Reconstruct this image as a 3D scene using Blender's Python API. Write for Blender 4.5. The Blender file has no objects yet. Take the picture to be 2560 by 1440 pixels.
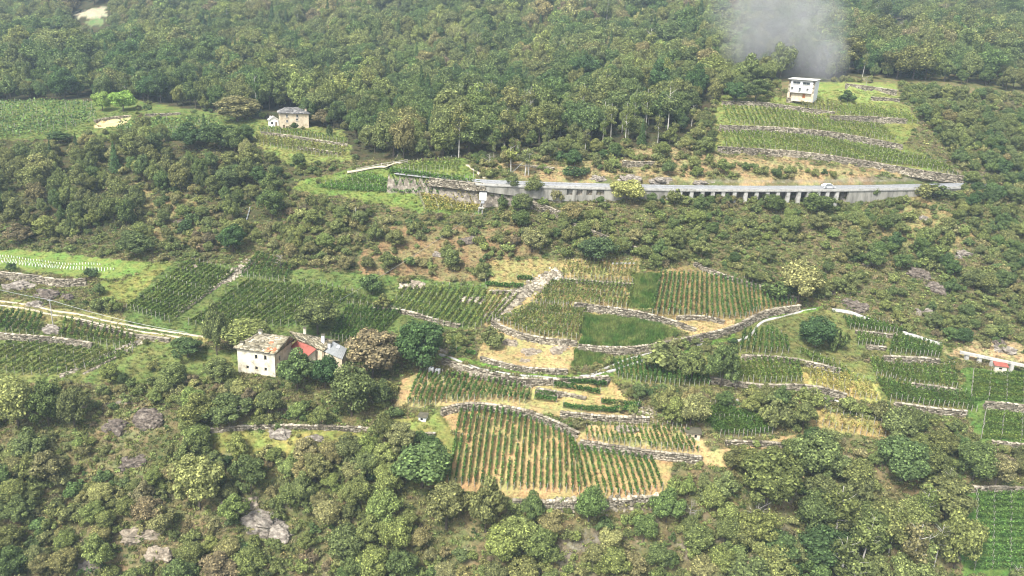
import bpy, math, random
import numpy as np
from mathutils import Matrix, Vector
R = math.radians
S = bpy.context.scene
rng = np.random.default_rng(7)
random.seed(7)

# ------------------------------------------------------------------ camera
FPX, PITCH, ROLL = 1950.0, R(18.0), R(3.0)          # focal length in photo pixels (2560 wide)
CAM = np.array([0.0, 0.0, 100.0])
c_f = np.array([0, math.cos(PITCH), -math.sin(PITCH)])
_u0 = np.array([0, math.sin(PITCH), math.cos(PITCH)]); _r0 = np.array([1.0, 0, 0])
c_r = math.cos(ROLL) * _r0 + math.sin(ROLL) * _u0
c_u = -math.sin(ROLL) * _r0 + math.cos(ROLL) * _u0
cam = bpy.data.cameras.new('camera'); cam_o = bpy.data.objects.new('camera', cam)
S.collection.objects.link(cam_o); S.camera = cam_o
cam.sensor_width = 36.0; cam.lens = FPX / 2560.0 * 36.0
cam.clip_start = 1.0; cam.clip_end = 5000.0
M = Matrix.Identity(4)
for i in range(3):
    M[i][0] = c_r[i]; M[i][1] = c_u[i]; M[i][2] = -c_f[i]; M[i][3] = CAM[i]
cam_o.matrix_world = M

# ------------------------------------------------------------------ sky, sun, exposure
SUN_EL, SUN_AZ = R(52), R(215)                       # azimuth clockwise from +Y: behind the camera, to its left
W = bpy.data.worlds.new('World'); S.world = W; W.use_nodes = True
wn = W.node_tree; bg = wn.nodes['Background']
sk = wn.nodes.new('ShaderNodeTexSky'); sk.sky_type = 'NISHITA'; sk.sun_disc = False
sk.sun_elevation = SUN_EL; sk.sun_rotation = SUN_AZ
sk.air_density = 1.0; sk.dust_density = 4.0; sk.ozone_density = 1.0; sk.altitude = 300
hs = wn.nodes.new('ShaderNodeHueSaturation'); hs.inputs['Saturation'].default_value = 0.3
wn.links.new(sk.outputs[0], hs.inputs['Color']); wn.links.new(hs.outputs[0], bg.inputs['Color'])
bg.inputs['Strength'].default_value = 0.13
sun = bpy.data.lights.new('sun', 'SUN'); sun.energy = 2.6; sun.angle = R(10); sun.color = (1.0, 0.96, 0.88)
sun_o = bpy.data.objects.new('sun', sun); S.collection.objects.link(sun_o)
sd = Vector((math.sin(SUN_AZ) * math.cos(SUN_EL), math.cos(SUN_AZ) * math.cos(SUN_EL), math.sin(SUN_EL)))
sun_o.rotation_euler = sd.to_track_quat('Z', 'Y').to_euler()
vs = S.view_settings
vs.view_transform = 'Standard'; vs.look = 'None'; vs.gamma = 1.0; vs.use_curve_mapping = False
vs.exposure = 1.35
S.render.engine = 'CYCLES'
cy = S.cycles
cy.pixel_filter_type = 'BLACKMAN_HARRIS'; cy.filter_width = 1.1; cy.max_bounces = 5; cy.diffuse_bounces = 3; cy.glossy_bounces = 1; cy.transmission_bounces = 2
cy.volume_bounces = 0; cy.transparent_max_bounces = 4; cy.use_denoising = True; cy.denoiser = 'OPENIMAGEDENOISE'; cy.denoising_input_passes = 'RGB_ALBEDO_NORMAL'; cy.denoising_prefilter = 'ACCURATE'
cy.volume_step_rate = 1.0; cy.volume_max_steps = 128

# ------------------------------------------------------------------ projection helpers
def ray(u, v):
    u = np.asarray(u, float)[..., None]; v = np.asarray(v, float)[..., None]
    return c_f + c_r * ((u - 1280) / FPX) + c_u * ((720 - v) / FPX)
def project(p):
    d = np.asarray(p, float) - CAM
    w = d @ c_f
    return 1280 + FPX * (d @ c_r) / w, 720 - FPX * (d @ c_u) / w, w
def at(u, v, z):                                      # the point of height z seen in a direction
    d = ray(u, v); t = (z - CAM[2]) / d[2]
    return CAM + d * t
def inpoly(u, v, poly):
    poly = np.asarray(poly, float); x1, y1 = poly[:, 0], poly[:, 1]
    x2, y2 = np.roll(x1, -1), np.roll(y1, -1)
    c = np.zeros(np.shape(u), bool)
    for a, b, e, f in zip(x1, y1, x2, y2):
        if b == f: continue
        k = ((b > v) != (f > v)) & (u < (e - a) * (v - b) / (f - b) + a)
        c ^= k
    return c

_lat = np.random.default_rng(3).random((256, 256))
def vnoise(x, y):
    xi = np.floor(x).astype(int); yi = np.floor(y).astype(int)
    fx = x - xi; fy = y - yi; fx = fx * fx * (3 - 2 * fx); fy = fy * fy * (3 - 2 * fy)
    g = lambda i, j: _lat[i & 255, j & 255]
    return (g(xi, yi) * (1 - fx) + g(xi + 1, yi) * fx) * (1 - fy) + (g(xi, yi + 1) * (1 - fx) + g(xi + 1, yi + 1) * fx) * fy
def fbm(x, y, s, o=4):
    r = 0; a = 0.5; n = 0
    for k in range(o):
        r = r + a * vnoise(x / s * 2 ** k + 17 * k, y / s * 2 ** k + 31 * k); n += a; a *= 0.5
    return r / n

# ------------------------------------------------------------------ the hillside: base shape
PROF = {   # photo column -> (photo row, distance north of the viewpoint)
-150:[(1500,118),(1200,140),(1000,158),(860,176),(760,192),(690,206),(620,222),(500,246),(345,290),(255,345),(120,470),(0,600),(-60,700)],
 500:[(1500,120),(1200,140),(1060,150),(945,164),(830,182),(650,210),(580,228),(450,256),(330,292),(255,345),(120,460),(0,590),(-60,690)],
1000:[(1500,122),(1240,137),(1060,150),(940,166),(820,186),(710,205),(620,218),(520,232),(430,250),(340,288),(240,360),(120,460),(0,590),(-60,690)],
1500:[(1500,124),(1250,136),(1100,147),(940,167),(800,187),(660,207),(560,224),(470,238),(400,252),(300,295),(200,370),(100,460),(0,570),(-60,690)],
2000:[(1500,126),(1250,140),(1090,150),(930,168),(770,195),(620,215),(480,240),(440,250),(350,272),(250,300),(190,345),(100,440),(0,560),(-60,690)],
2700:[(1500,130),(1250,145),(1090,157),(950,176),(840,190),(700,213),(560,240),(480,258),(420,275),(320,310),(220,370),(100,460),(0,560),(-60,690)],
}
cp = []
for u, l in PROF.items():
    for v, y in l:
        d = ray(u, v); t = y / d[1]; cp.append((d[0] * t, y, 100 + d[2] * t))
for ax in (-1.0, -0.5, 0.0, 0.5, 1.0):
    cp.append((ax * 60, 60, -45)); cp.append((ax * 90, 90, -28))
    cp.append((ax * 950, 950, 195)); 
cp = np.array(cp)
def ab(x, y): return np.asarray(x) / np.asarray(y), np.log(np.asarray(y))
ca, cb = ab(cp[:, 0], cp[:, 1]); cb = cb * 1.6
def tps(r2): return np.where(r2 > 1e-12, 0.5 * r2 * np.log(np.maximum(r2, 1e-12)), 0)
n = len(cp)
A = np.zeros((n + 3, n + 3)); A[:n, :n] = tps((ca[:, None] - ca) ** 2 + (cb[:, None] - cb) ** 2) + np.eye(n) * 2e-4
A[:n, n] = 1; A[:n, n + 1] = ca; A[:n, n + 2] = cb; A[n:, :n] = A[:n, n:].T
cw = np.linalg.solve(A, np.concatenate([cp[:, 2], [0, 0, 0]]))
GA = np.linspace(-1.0, 1.0, 1201); GB = np.linspace(math.log(60), math.log(950), 1001)
AA, BB = np.meshgrid(GA, GB)                       # rows: distance, columns: bearing
YY = np.exp(BB); XX = AA * YY
ZZ = cw[n] + cw[n + 1] * AA + cw[n + 2] * BB * 1.6
for i in range(n):
    ZZ += cw[i] * tps((AA - ca[i]) ** 2 + (BB * 1.6 - cb[i]) ** 2)
UU, VV, _w = project(np.stack([XX, YY, ZZ], -1))
ZZ += (fbm(XX, YY, 26) - 0.5) * 2.2 * np.clip((YY - 60) / 60, 0, 1) + (fbm(XX + 90, YY, 7, 3) - 0.5) * 0.7
ZZ += np.where(YY > 330, (fbm(XX + 40, YY, 85) - 0.5) * 16 * np.clip((YY - 330) / 120, 0, 1), 0)
rough = inpoly(UU, VV, [(-400, 1100), (300, 1000), (900, 1075), (1100, 1240), (1700, 1270), (2100, 1140), (2400, 1100), (2400, 1600), (-400, 1600)])
ZZ += np.where(rough, (fbm(XX, YY + 33, 11) - 0.5) * 5.0, 0)
spur = inpoly(UU, VV, [(1600, 560), (2050, 500), (2800, 500), (2800, 930), (2400, 860), (2050, 760)])
ZZ += np.where(spur, (fbm(XX - YY * 0.5, YY * 0.5, 9) - 0.5) * 3.5, 0)

def hgt(x, y):
    a, b = ab(x, np.maximum(y, 61.0))
    i = np.clip((a + 1.0) / 2.0 * 1200, 0, 1199.99); j = np.clip((b - GB[0]) / (GB[-1] - GB[0]) * 1000, 0, 999.99)
    i0 = i.astype(int); j0 = j.astype(int); fi = i - i0; fj = j - j0
    return (ZZ[j0, i0] * (1 - fi) + ZZ[j0, i0 + 1] * fi) * (1 - fj) + (ZZ[j0 + 1, i0] * (1 - fi) + ZZ[j0 + 1, i0 + 1] * fi) * fj
_ys = np.exp(np.linspace(math.log(75), math.log(900), 900))
def ground(u, v):
    """where the line of sight through a photo pixel first meets the ground"""
    u = np.atleast_1d(np.asarray(u, float)); v = np.atleast_1d(np.asarray(v, float))
    d = ray(u, v); t = _ys[None, :] / d[:, 1:2]
    x = d[:, 0:1] * t; z = CAM[2] + d[:, 2:3] * t
    below = z < hgt(x, np.broadcast_to(_ys, x.shape))
    k = np.clip(np.argmax(below, 1), 1, len(_ys) - 1)
    lo = _ys[k - 1]; hi = _ys[k]
    for _ in range(12):
        m = (lo + hi) / 2; tm = m / d[:, 1]
        b = CAM[2] + d[:, 2] * tm < hgt(d[:, 0] * tm, m)
        hi = np.where(b, m, hi); lo = np.where(b, lo, m)
    t = hi / d[:, 1]; x = d[:, 0] * t
    return np.stack([x, hi, hgt(x, hi)], -1)
def g1(u, v): return ground(u, v)[0]
def resample(p, n=None, step=None):
    p = np.asarray(p, float); s = np.concatenate([[0], np.cumsum(np.linalg.norm(np.diff(p, axis=0), axis=1))])
    if n is None: n = max(2, int(round(s[-1] / step)) + 1)
    q = np.linspace(0, s[-1], n)
    return np.stack([np.interp(q, s, p[:, k]) for k in range(p.shape[1])], -1)

def terrace(line, h, up=9.0, down=6.0, s_up=0.12, s_dn=0.16, ztop=None):
    """level the ground above and below a retaining wall; line runs left to right"""
    line = np.asarray(line, float); zt = line[:, 2] + h * 0.5 if ztop is None else np.asarray(ztop, float); zb = zt - h
    D = np.full(XX.shape, 1e9); T = np.zeros(XX.shape); SG = np.zeros(XX.shape); EN = np.zeros(XX.shape)
    mx = max(up, down) + 3
    jj = np.where((YY[:, 0] > line[:, 1].min() - mx) & (YY[:, 0] < line[:, 1].max() + mx))[0]
    amin = ((line[:, 0] - mx) / line[:, 1]).min() - 0.05; amax = ((line[:, 0] + mx) / line[:, 1]).max() + 0.05
    ii = np.where((GA > amin) & (GA < amax))[0]
    sl = (slice(jj[0], jj[-1] + 1), slice(ii[0], ii[-1] + 1))
    X, Y = XX[sl], YY[sl]; D, T, SG, EN = D[sl], T[sl], SG[sl], EN[sl]
    for k in range(len(line) - 1):
        p, q = line[k, :2], line[k + 1, :2]; e = q - p; L2 = e @ e
        t0 = ((X - p[0]) * e[0] + (Y - p[1]) * e[1]) / L2; t = np.clip(t0, 0, 1)
        dx = X - p[0] - t * e[0]; dy = Y - p[1] - t * e[1]; d = np.hypot(dx, dy)
        m = d < D
        D[m] = d[m]; T[m] = (k + t)[m]; SG[m] = np.sign(e[0] * (Y - p[1]) - e[1] * (X - p[0]))[m]
        en = np.where((t0 < 0) & (k == 0), -t0 * math.sqrt(L2), np.where((t0 > 1) & (k == len(line) - 2), (t0 - 1) * math.sqrt(L2), 0))
        EN[m] = en[m]
    kk = np.arange(len(line)); ztp = np.interp(T, kk, zt); zbp = np.interp(T, kk, zb)
    Z = ZZ[sl]
    fill = ztp + s_up * D - 0.9 * EN; cut = zbp - s_dn * D + 0.9 * EN
    m = (SG > 0) & (D < up) & (EN < 2.5); Z = np.where(m, np.maximum(Z, fill), Z)
    m = (SG <= 0) & (D < down) & (EN < 2.5); Z = np.where(m, np.minimum(Z, cut), Z)
    ZZ[sl] = Z

# ------------------------------------------------------------------ terrace walls (photo polylines, height m, label)
WALLS = [
([(1103,1032),(1153,1015),(1206,1016),(1268,1025),(1311,1032),(1355,1047),(1404,1069),(1443,1089)],1.7,'dry-stone wall along the top of the large straw-covered lower vineyard'),
([(1108,906),(1160,926),(1225,944),(1300,957),(1360,960),(1440,956),(1520,951)],2.2,'tall dry-stone wall under the pale-kerbed curving grass track'),
([(1342,975),(1400,985),(1462,998)],0.9,'low dry-stone wall beneath the clipped hedge-like vine rows'),
([(1280,1262),(1400,1264),(1520,1263),(1655,1251)],2.2,'dry-stone wall at the foot of the straw-covered lower vineyard'),
([(1450,1110),(1540,1124),(1631,1137),(1704,1145),(1752,1151)],1.7,'dry-stone wall between the lower vineyard and the strip above its right end'),
([(1812,1107),(1880,1109),(1967,1114)],1.0,'low stone wall on straw right of the small stone hut'),
([(1776,951),(1835,962),(1894,969),(1949,971),(1994,967),(2053,975),(2110,992)],1.5,'winding stone wall below the middle-right vine terrace'),
([(1853,894),(1930,896),(1994,904),(2053,918),(2098,927)],1.2,'stone wall with a pale straw top between two dark green vine terraces right of centre'),
([(1400,1036),(1500,1046),(1620,1051)],1.3,'stone wall edging the straw ledge above the small white rock'),
([(1436,767),(1513,776),(1581,785),(1649,801),(1695,815),(1737,832)],2.1,'stone wall along the top of the bright green grass plot'),
([(1445,871),(1513,877),(1590,877),(1672,862),(1745,847),(1830,828),(1871,806),(1900,785),(1944,779),(1998,772)],1.9,'long bending stone wall above the grass track, below the bright green plot'),
([(1400,701),(1468,706),(1581,714)],1.0,'low stone wall across the upper centre vineyard'),
([(1690,797),(1740,793),(1772,794),(1808,807)],1.1,'short stone wall bulging into the foot of the tall centre-right rows'),
([(1735,661),(1790,686),(1853,706),(1912,722),(1989,749)],1.2,'stone wall running down along the top of the tall centre-right vine rows'),
([(1306,509),(1360,522),(1417,546)],2.6,'stone retaining wall among bushes just below the viaduct'),
([(1432,566),(1500,591),(1590,626)],1.7,'overgrown stone wall on the scrub slope above the centre vineyards'),
([(2207,899),(2274,901),(2344,907)],1.9,'pale stone wall in the middle of the right-hand vine terraces'),
([(2137,831),(2190,836),(2240,842)],0.9,'low stone edge under the topmost right-hand vine terrace'),
([(2164,868),(2211,872)],0.9,'short low stone edge in the right-hand terraces'),
([(2234,1014),(2293,1022),(2352,1031),(2414,1036)],1.6,'stone wall below the lowest dark green terrace on the right'),
([(2461,1014),(2508,1016),(2580,1025)],1.8,'stone wall at the right edge between two green vine fields'),
([(2478,1111),(2590,1121)],1.5,'stone wall at the right edge below the second green vine field'),
([(2462,1156),(2590,1168)],1.2,'rough stone wall at the right edge above the lowest field'),
([(2395,1222),(2590,1224)],1.2,'stone edge along the top of the lowest right-hand field'),
([(2274,964),(2330,969),(2392,979)],1.1,'half-hidden stone wall among dark green right-hand vines'),
([(930,774),(1006,777),(1048,790),(1094,805),(1147,816)],1.0,'stone edge curving under the round-rowed left-centre vineyard'),
([(1230,809),(1272,831),(1314,845),(1355,853),(1440,860)],1.6,'stone wall above the straw-coloured rocky hump'),
([(1201,898),(1251,911),(1301,925),(1355,928),(1417,930)],1.2,'low stone wall at the foot of the straw-coloured rocky hump'),
([(1225,730),(1301,732)],0.8,'low stone edge under the small hedge rows left of the rubble strip'),
([(-30,838),(88,847),(176,854),(229,865)],1.5,'pale stone wall between two vineyards at the left edge'),
([(-30,686),(84,697),(154,711),(215,706)],2.2,'pale cut-stone bank under the bright green young vineyard'),
([(193,804),(334,841),(422,851)],1.0,'low stone wall just below the left dirt track'),
([(504,1078),(655,1066),(773,1068),(860,1071),(930,1074),(1000,1090),(1085,1088)],0.8,'long low stone wall on the slope below the farmhouse'),
([(1804,259),(1901,261),(2002,275),(2086,287)],1.7,'stone wall along the top of the upper right vineyard'),
([(2073,299),(2170,300),(2262,307)],2.5,'tall stone wall inside the upper right vineyard'),
([(1798,322),(1935,326),(2070,337),(2170,354),(2253,371)],2.3,'long stone wall between the two upper right vineyards'),
([(1794,375),(1902,381),(2002,388),(2103,401),(2204,418),(2338,441),(2422,451)],2.2,'long stone wall at the foot of the upper right vineyards'),
([(1966,251),(2000,252),(2036,253)],2.0,'stone terrace wall under the tall white house'),
([(2113,216),(2170,223),(2240,233)],2.0,'rough stone wall on the meadow right of the tall white house'),
([(2177,248),(2246,253)],1.6,'short stone wall above the topmost right vines'),
([(1236,416),(1330,421),(1382,426)],1.6,'stone wall behind the white utility pole above the road'),
([(1556,410),(1642,413)],1.8,'old stone wall on the dry bank above the viaduct'),
([(655,334),(715,340),(765,349),(868,365)],1.0,'stone edge below the short vine rows by the beige house'),
([(745,370),(852,386)],0.9,'lower stone edge in the vines below the beige house'),
([(235,306),(270,297),(322,293)],1.3,'stone wall beside the straw patch on the left plateau'),
([(363,290),(450,287)],1.3,'stone wall under the dark wood on the left plateau'),
]
wall_lines = []
for px, h, lab in WALLS:
    p = np.array(px, float)
    q = resample(p, n=max(4, int(np.linalg.norm(np.diff(p, axis=0), axis=1).sum() / 22) + 1))
    w = ground(q[:, 0], q[:, 1])
    for _ in range(2):                                # even out little jumps of the traced line
        w[1:-1] = (w[:-2] + 2 * w[1:-1] + w[2:]) / 4
    w = w[np.concatenate([[True], np.diff(w[:, 0]) > 0.05])] if w[-1, 0] > w[0, 0] else w
    wall_lines.append(w)

# road: the outer edge of the carriageway, left to right, with its height
ROADPX = [(985,434,57.3),(1080,445,57.2),(1195,459,57.1),(1300,463,57.2),(1400,466,57.3),(1550,470,57.6),(1700,473,57.9),(1900,474.5,58.5),(2100,473.5,59.2),(2250,471,59.8),(2400,467,60.4),(2640,462,61.4)]
road = np.array([at(u, v, z) for u, v, z in ROADPX])
road = resample(road, step=3.0)
for _ in range(4): road[1:-1] = (road[:-2] + 2 * road[1:-1] + road[2:]) / 4
tan = np.gradient(road[:, :2], axis=0); tan /= np.linalg.norm(tan, axis=1)[:, None]
nrm = np.stack([-tan[:, 1], tan[:, 0]], -1)         # towards the hill
ru, rv, _ = project(road)
setback = np.where((ru > 1690) & (ru < 2112), 3.2, 0.35)
for _ in range(1): setback[1:-1] = (setback[:-2] + 2 * setback[1:-1] + setback[2:]) / 4
drop = np.interp(ru, [980, 1060, 1200, 1400, 1500, 1700, 2000, 2100, 2200, 2300, 2420], [0.15, 0.3, 1.0, 3.3, 2.9, 3.2, 4.4, 5.2, 3.6, 2.4, 1.2])
ROADW = 6.4

for (px, h, lab), w in zip(WALLS, wall_lines):
    terrace(w, h)
step_line = np.concatenate([road[:, :2] + nrm * setback[:, None], road[:, 2:3]], 1)
# level the carriageway: cut the bank behind it, then raise and drop along the outer edge
inner = np.concatenate([road[:, :2] + nrm * ROADW, road[:, 2:3] - 0.12], 1)
def carriageway():
    line = road; sl = (YY > 200) & (YY < 330) & (XX > road[0, 0] - 2) & (XX < road[-1, 0])
    X = XX[sl]; Y = YY[sl]; yo = np.interp(X, step_line[:, 0], step_line[:, 1]); yi = np.interp(X, inner[:, 0], inner[:, 1])
    yl = np.interp(X, road[:, 0], road[:, 1])
    zr = np.interp(X, road[:, 0], road[:, 2]) - 0.12; dr = np.interp(X, road[:, 0], drop)
    Z = ZZ[sl]
    Z = np.where((Y >= yo) & (Y <= yi + 0.8), zr, Z)
    d = Y - yi - 0.8
    Z = np.where((d > 0) & (d < 14), np.minimum(np.maximum(Z, zr + 0.3 * d), zr + 0.1 + 1.3 * d), Z)
    d = yl - Y
    Z = np.where((Y < yo) & (d < 14), np.minimum(Z, zr - dr - 0.35 * np.maximum(d, 0)), Z)
    ZZ[sl] = Z
carriageway()

# ------------------------------------------------------------------ object helpers
COL = S.collection
def link(o, parent=None):
    COL.objects.link(o)
    if parent is not None:
        o.parent = parent
        o.matrix_parent_inverse = parent.matrix_world.inverted() if False else Matrix.Identity(4)
    return o
def tag(o, label=None, cat=None, group=None, kind=None):
    if label: o['label'] = label
    if cat: o['category'] = cat
    if group: o['group'] = group
    if kind: o['kind'] = kind
    return o
def empty(name, loc, label=None, cat=None, group=None):
    o = bpy.data.objects.new(name, None); o.location = [float(c) for c in loc]; o.empty_display_size = 0.5
    COL.objects.link(o); return tag(o, label, cat, group)
def mesh_np(name, V, F, smooth=False):
    """V (n,3); F (m,k) all faces of k corners"""
    V = np.ascontiguousarray(V, np.float32); F = np.ascontiguousarray(F, np.int32); k = F.shape[1]
    me = bpy.data.meshes.new(name); me.vertices.add(len(V)); me.vertices.foreach_set('co', V.ravel())
    me.loops.add(F.size); me.loops.foreach_set('vertex_index', F.ravel())
    me.polygons.add(len(F)); me.polygons.foreach_set('loop_start', np.arange(0, F.size, k, dtype=np.int32))
    me.polygons.foreach_set('loop_total', np.full(len(F), k, np.int32))
    if smooth: me.polygons.foreach_set('use_smooth', np.ones(len(F), bool))
    me.update(calc_edges=True); return me
def obj(name, me, m, parent=None, loc=None):
    o = bpy.data.objects.new(name, me)
    if m is not None and len(me.materials) == 0: me.materials.append(m)
    if parent is not None: o.parent = parent
    if loc is not None: o.location = [float(c) for c in loc]
    COL.objects.link(o); return o
class MB:
    """collects polygons in world space, written out relative to an origin"""
    def __init__(s): s.v = []; s.f = []
    def poly(s, pts):
        b = len(s.v); s.v += [tuple(map(float, p)) for p in pts]; s.f.append(tuple(range(b, b + len(pts))))
    def prism(s, base, top):
        base = [tuple(map(float, p)) for p in base]; top = [tuple(map(float, p)) for p in top]; n_ = len(base); b = len(s.v)
        s.v += base + top
        s.f.append(tuple(reversed(range(b, b + n_)))); s.f.append(tuple(range(b + n_, b + 2 * n_)))
        for i in range(n_):
            j = (i + 1) % n_; s.f.append((b + i, b + j, b + n_ + j, b + n_ + i))
    def box(s, c, ax, ay, az):                         # centre and half axes
        c, ax, ay, az = (np.asarray(q, float) for q in (c, ax, ay, az))
        s.prism([c - ax - ay - az, c + ax - ay - az, c + ax + ay - az, c - ax + ay - az], [c - ax - ay + az, c + ax - ay + az, c + ax + ay + az, c - ax + ay + az])
    def tube(s, p, q, r0, r1=None, k=6):
        p = np.asarray(p, float); q = np.asarray(q, float); r1 = r0 if r1 is None else r1
        d = q - p; d = d / (np.linalg.norm(d) + 1e-9); e = np.cross(d, [0, 0, 1.0]) if abs(d[2]) < 0.9 else np.cross(d, [1.0, 0, 0])
        e /= np.linalg.norm(e); g = np.cross(d, e); an = np.arange(k) * 2 * math.pi / k
        ring = np.cos(an)[:, None] * e + np.sin(an)[:, None] * g
        s.prism(p + ring * r0, q + ring * r1)
    def build(s, name, m, parent=None, org=None):
        org = np.zeros(3) if org is None else np.asarray(org, float)
        me = bpy.data.meshes.new(name); me.from_pydata([tuple(np.asarray(p) - org) for p in s.v], [], s.f); me.update()
        return obj(name, me, m, parent, None if parent is not None else org)

# ------------------------------------------------------------------ materials
def nm(name):
    m = bpy.data.materials.new(name); m.use_nodes = True; nt = m.node_tree; nt.nodes.clear()
    return m, nt, nt.nodes.new('ShaderNodeOutputMaterial')
def N(nt, t, **kw):
    nd = nt.nodes.new(t)
    for k, v in kw.items():
        if hasattr(nd, k) and not k.startswith('i_'): setattr(nd, k, v)
        else: nd.inputs[k[2:].replace('_', ' ')].default_value = v
    return nd
def ramp(nt, pts):
    r = nt.nodes.new('ShaderNodeValToRGB'); e = r.color_ramp.elements
    while len(e) < len(pts): e.new(0.5)
    for k, (p, c) in enumerate(pts): e[k].position = p; e[k].color = (*c, 1)
    return r
def mix(nt, a, b, fac, mode='MIX'):
    x = nt.nodes.new('ShaderNodeMix'); x.data_type = 'RGBA'; x.blend_type = mode
    for sock, val in ((6, a), (7, b), (0, fac)):
        if isinstance(val, (int, float)): x.inputs[sock].default_value = val
        elif isinstance(val, tuple): x.inputs[sock].default_value = (*val, 1)
        else: nt.links.new(val, x.inputs[sock])
    return x.outputs[2]
def noise_mat(name, cols, scale=1.0, detail=6, rough=0.9, bump=0.0, stretch=None, spec=0.2):
    """one surface whose colour wanders through the ramp cols"""
    m, nt, out = nm(name)
    tc = nt.nodes.new('ShaderNodeTexCoord'); mp = nt.nodes.new('ShaderNodeMapping'); nt.links.new(tc.outputs['Object'], mp.inputs[0])
    if stretch: mp.inputs['Scale'].default_value = stretch
    no = N(nt, 'ShaderNodeTexNoise', i_Scale=scale, i_Detail=detail, i_Roughness=0.65); nt.links.new(mp.outputs[0], no.inputs['Vector'])
    rp = ramp(nt, [(0.3 + 0.4 * k / max(1, len(cols) - 1), c) for k, c in enumerate(cols)]); nt.links.new(no.outputs[0], rp.inputs[0])
    b = nt.nodes.new('ShaderNodeBsdfPrincipled'); b.inputs['Roughness'].default_value = rough; b.inputs['Specular IOR Level'].default_value = spec
    nt.links.new(rp.outputs[0], b.inputs['Base Color']); nt.links.new(b.outputs[0], out.inputs[0])
    if bump:
        bp = N(nt, 'ShaderNodeBump', i_Strength=bump, i_Distance=0.2); nt.links.new(no.outputs[0], bp.inputs['Height']); nt.links.new(bp.outputs[0], b.inputs['Normal'])
    return m
def leaf_mat(name, var=0.9, trans=0.22):
    m, nt, out = nm(name)
    at_ = nt.nodes.new('ShaderNodeAttribute'); at_.attribute_type = 'INSTANCER'; at_.attribute_name = 'tint'
    ge = nt.nodes.new('ShaderNodeNewGeometry')
    rp = ramp(nt, [(0.0, (1 - var * 0.62,) * 3), (0.5, (1.0, 1.0, 1.0)), (0.82, (1 + var * 0.4, 1 + var * 0.38, 1 + var * 0.3)), (1.0, (1 + var * 1.5, 1 + var * 1.4, 1 + var * 1.0))])
    nt.links.new(ge.outputs['Random Per Island'], rp.inputs[0])
    c = mix(nt, at_.outputs['Color'], rp.outputs[0], 1.0, 'MULTIPLY')
    d = nt.nodes.new('ShaderNodeBsdfDiffuse'); t = nt.nodes.new('ShaderNodeBsdfTranslucent'); ms = nt.nodes.new('ShaderNodeMixShader')
    nt.links.new(c, d.inputs[0]); nt.links.new(c, t.inputs[0]); ms.inputs[0].default_value = trans
    nt.links.new(d.outputs[0], ms.inputs[1]); nt.links.new(t.outputs[0], ms.inputs[2]); nt.links.new(ms.outputs[0], out.inputs[0])
    return m
def island_mat(name, cols, rough=0.9, scale=3.0):
    """stones, slabs: every loose piece takes its own tone"""
    m, nt, out = nm(name)
    ge = nt.nodes.new('ShaderNodeNewGeometry'); rp = ramp(nt, [(k / (len(cols) - 1), c) for k, c in enumerate(cols)])
    nt.links.new(ge.outputs['Random Per Island'], rp.inputs[0])
    no = N(nt, 'ShaderNodeTexNoise', i_Scale=scale, i_Detail=5); r2 = ramp(nt, [(0.3, (0.55,) * 3), (0.7, (1.25,) * 3)]); nt.links.new(no.outputs[0], r2.inputs[0])
    b = nt.nodes.new('ShaderNodeBsdfPrincipled'); b.inputs['Roughness'].default_value = rough; b.inputs['Specular IOR Level'].default_value = 0.15
    nt.links.new(mix(nt, rp.outputs[0], r2.outputs[0], 1.0, 'MULTIPLY'), b.inputs['Base Color']); nt.links.new(b.outputs[0], out.inputs[0])
    return m
LEAF = leaf_mat('leaves'); GRASSM = leaf_mat('grass_blades', 0.6, 0.15)
BARK = noise_mat('bark', [(0.05, 0.04, 0.03), (0.13, 0.11, 0.085)], 2.0)
BIRCH = noise_mat('birch_bark', [(0.25, 0.23, 0.2), (0.62, 0.6, 0.55)], 1.5)
PALEBARK = noise_mat('bare_branches', [(0.24, 0.22, 0.19), (0.4, 0.38, 0.34)], 2.0)
STONE = island_mat('dry_stone', [(0.1, 0.085, 0.06), (0.22, 0.19, 0.14), (0.34, 0.3, 0.225), (0.48, 0.43, 0.34)])
CORE = noise_mat('wall_core', [(0.035, 0.03, 0.02), (0.08, 0.07, 0.05)], 2.0)
ROCK = noise_mat('rock', [(0.06, 0.052, 0.045), (0.14, 0.12, 0.1), (0.27, 0.24, 0.2), (0.42, 0.39, 0.33)], 0.9, 9, bump=0.6, stretch=(1, 1, 2.2))
PALEROCK = noise_mat('pale_rock', [(0.1, 0.085, 0.065), (0.24, 0.2, 0.15), (0.4, 0.35, 0.27)], 1.2, 8, bump=0.5)
CONCRETE = noise_mat('concrete', [(0.1, 0.095, 0.08), (0.24, 0.23, 0.2), (0.36, 0.345, 0.3)], 0.7, 9, stretch=(1, 1, 0.18))
PALECONC = noise_mat('pale_concrete', [(0.22, 0.215, 0.19), (0.4, 0.39, 0.36), (0.5, 0.49, 0.45)], 0.9, 6)
ASPHALT = noise_mat('worn_asphalt', [(0.2, 0.2, 0.2), (0.3, 0.3, 0.295)], 0.3, 6)
METAL = noise_mat('galvanised_steel', [(0.3, 0.31, 0.33), (0.44, 0.45, 0.47)], 1.0, 3, rough=0.45, spec=0.5)
DIRT = noise_mat('pale_dirt', [(0.33, 0.28, 0.19), (0.55, 0.49, 0.37)], 1.0, 6)
POST = noise_mat('vine_post', [(0.22, 0.2, 0.17), (0.42, 0.4, 0.35)], 0.6, 3)
PLASTER = noise_mat('old_plaster', [(0.22, 0.19, 0.13), (0.5, 0.46, 0.36), (0.64, 0.6, 0.49), (0.7, 0.67, 0.57)], 0.55, 9)
WHITE = noise_mat('white_paint', [(0.72, 0.72, 0.7), (0.83, 0.83, 0.82)], 0.6, 5)
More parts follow.
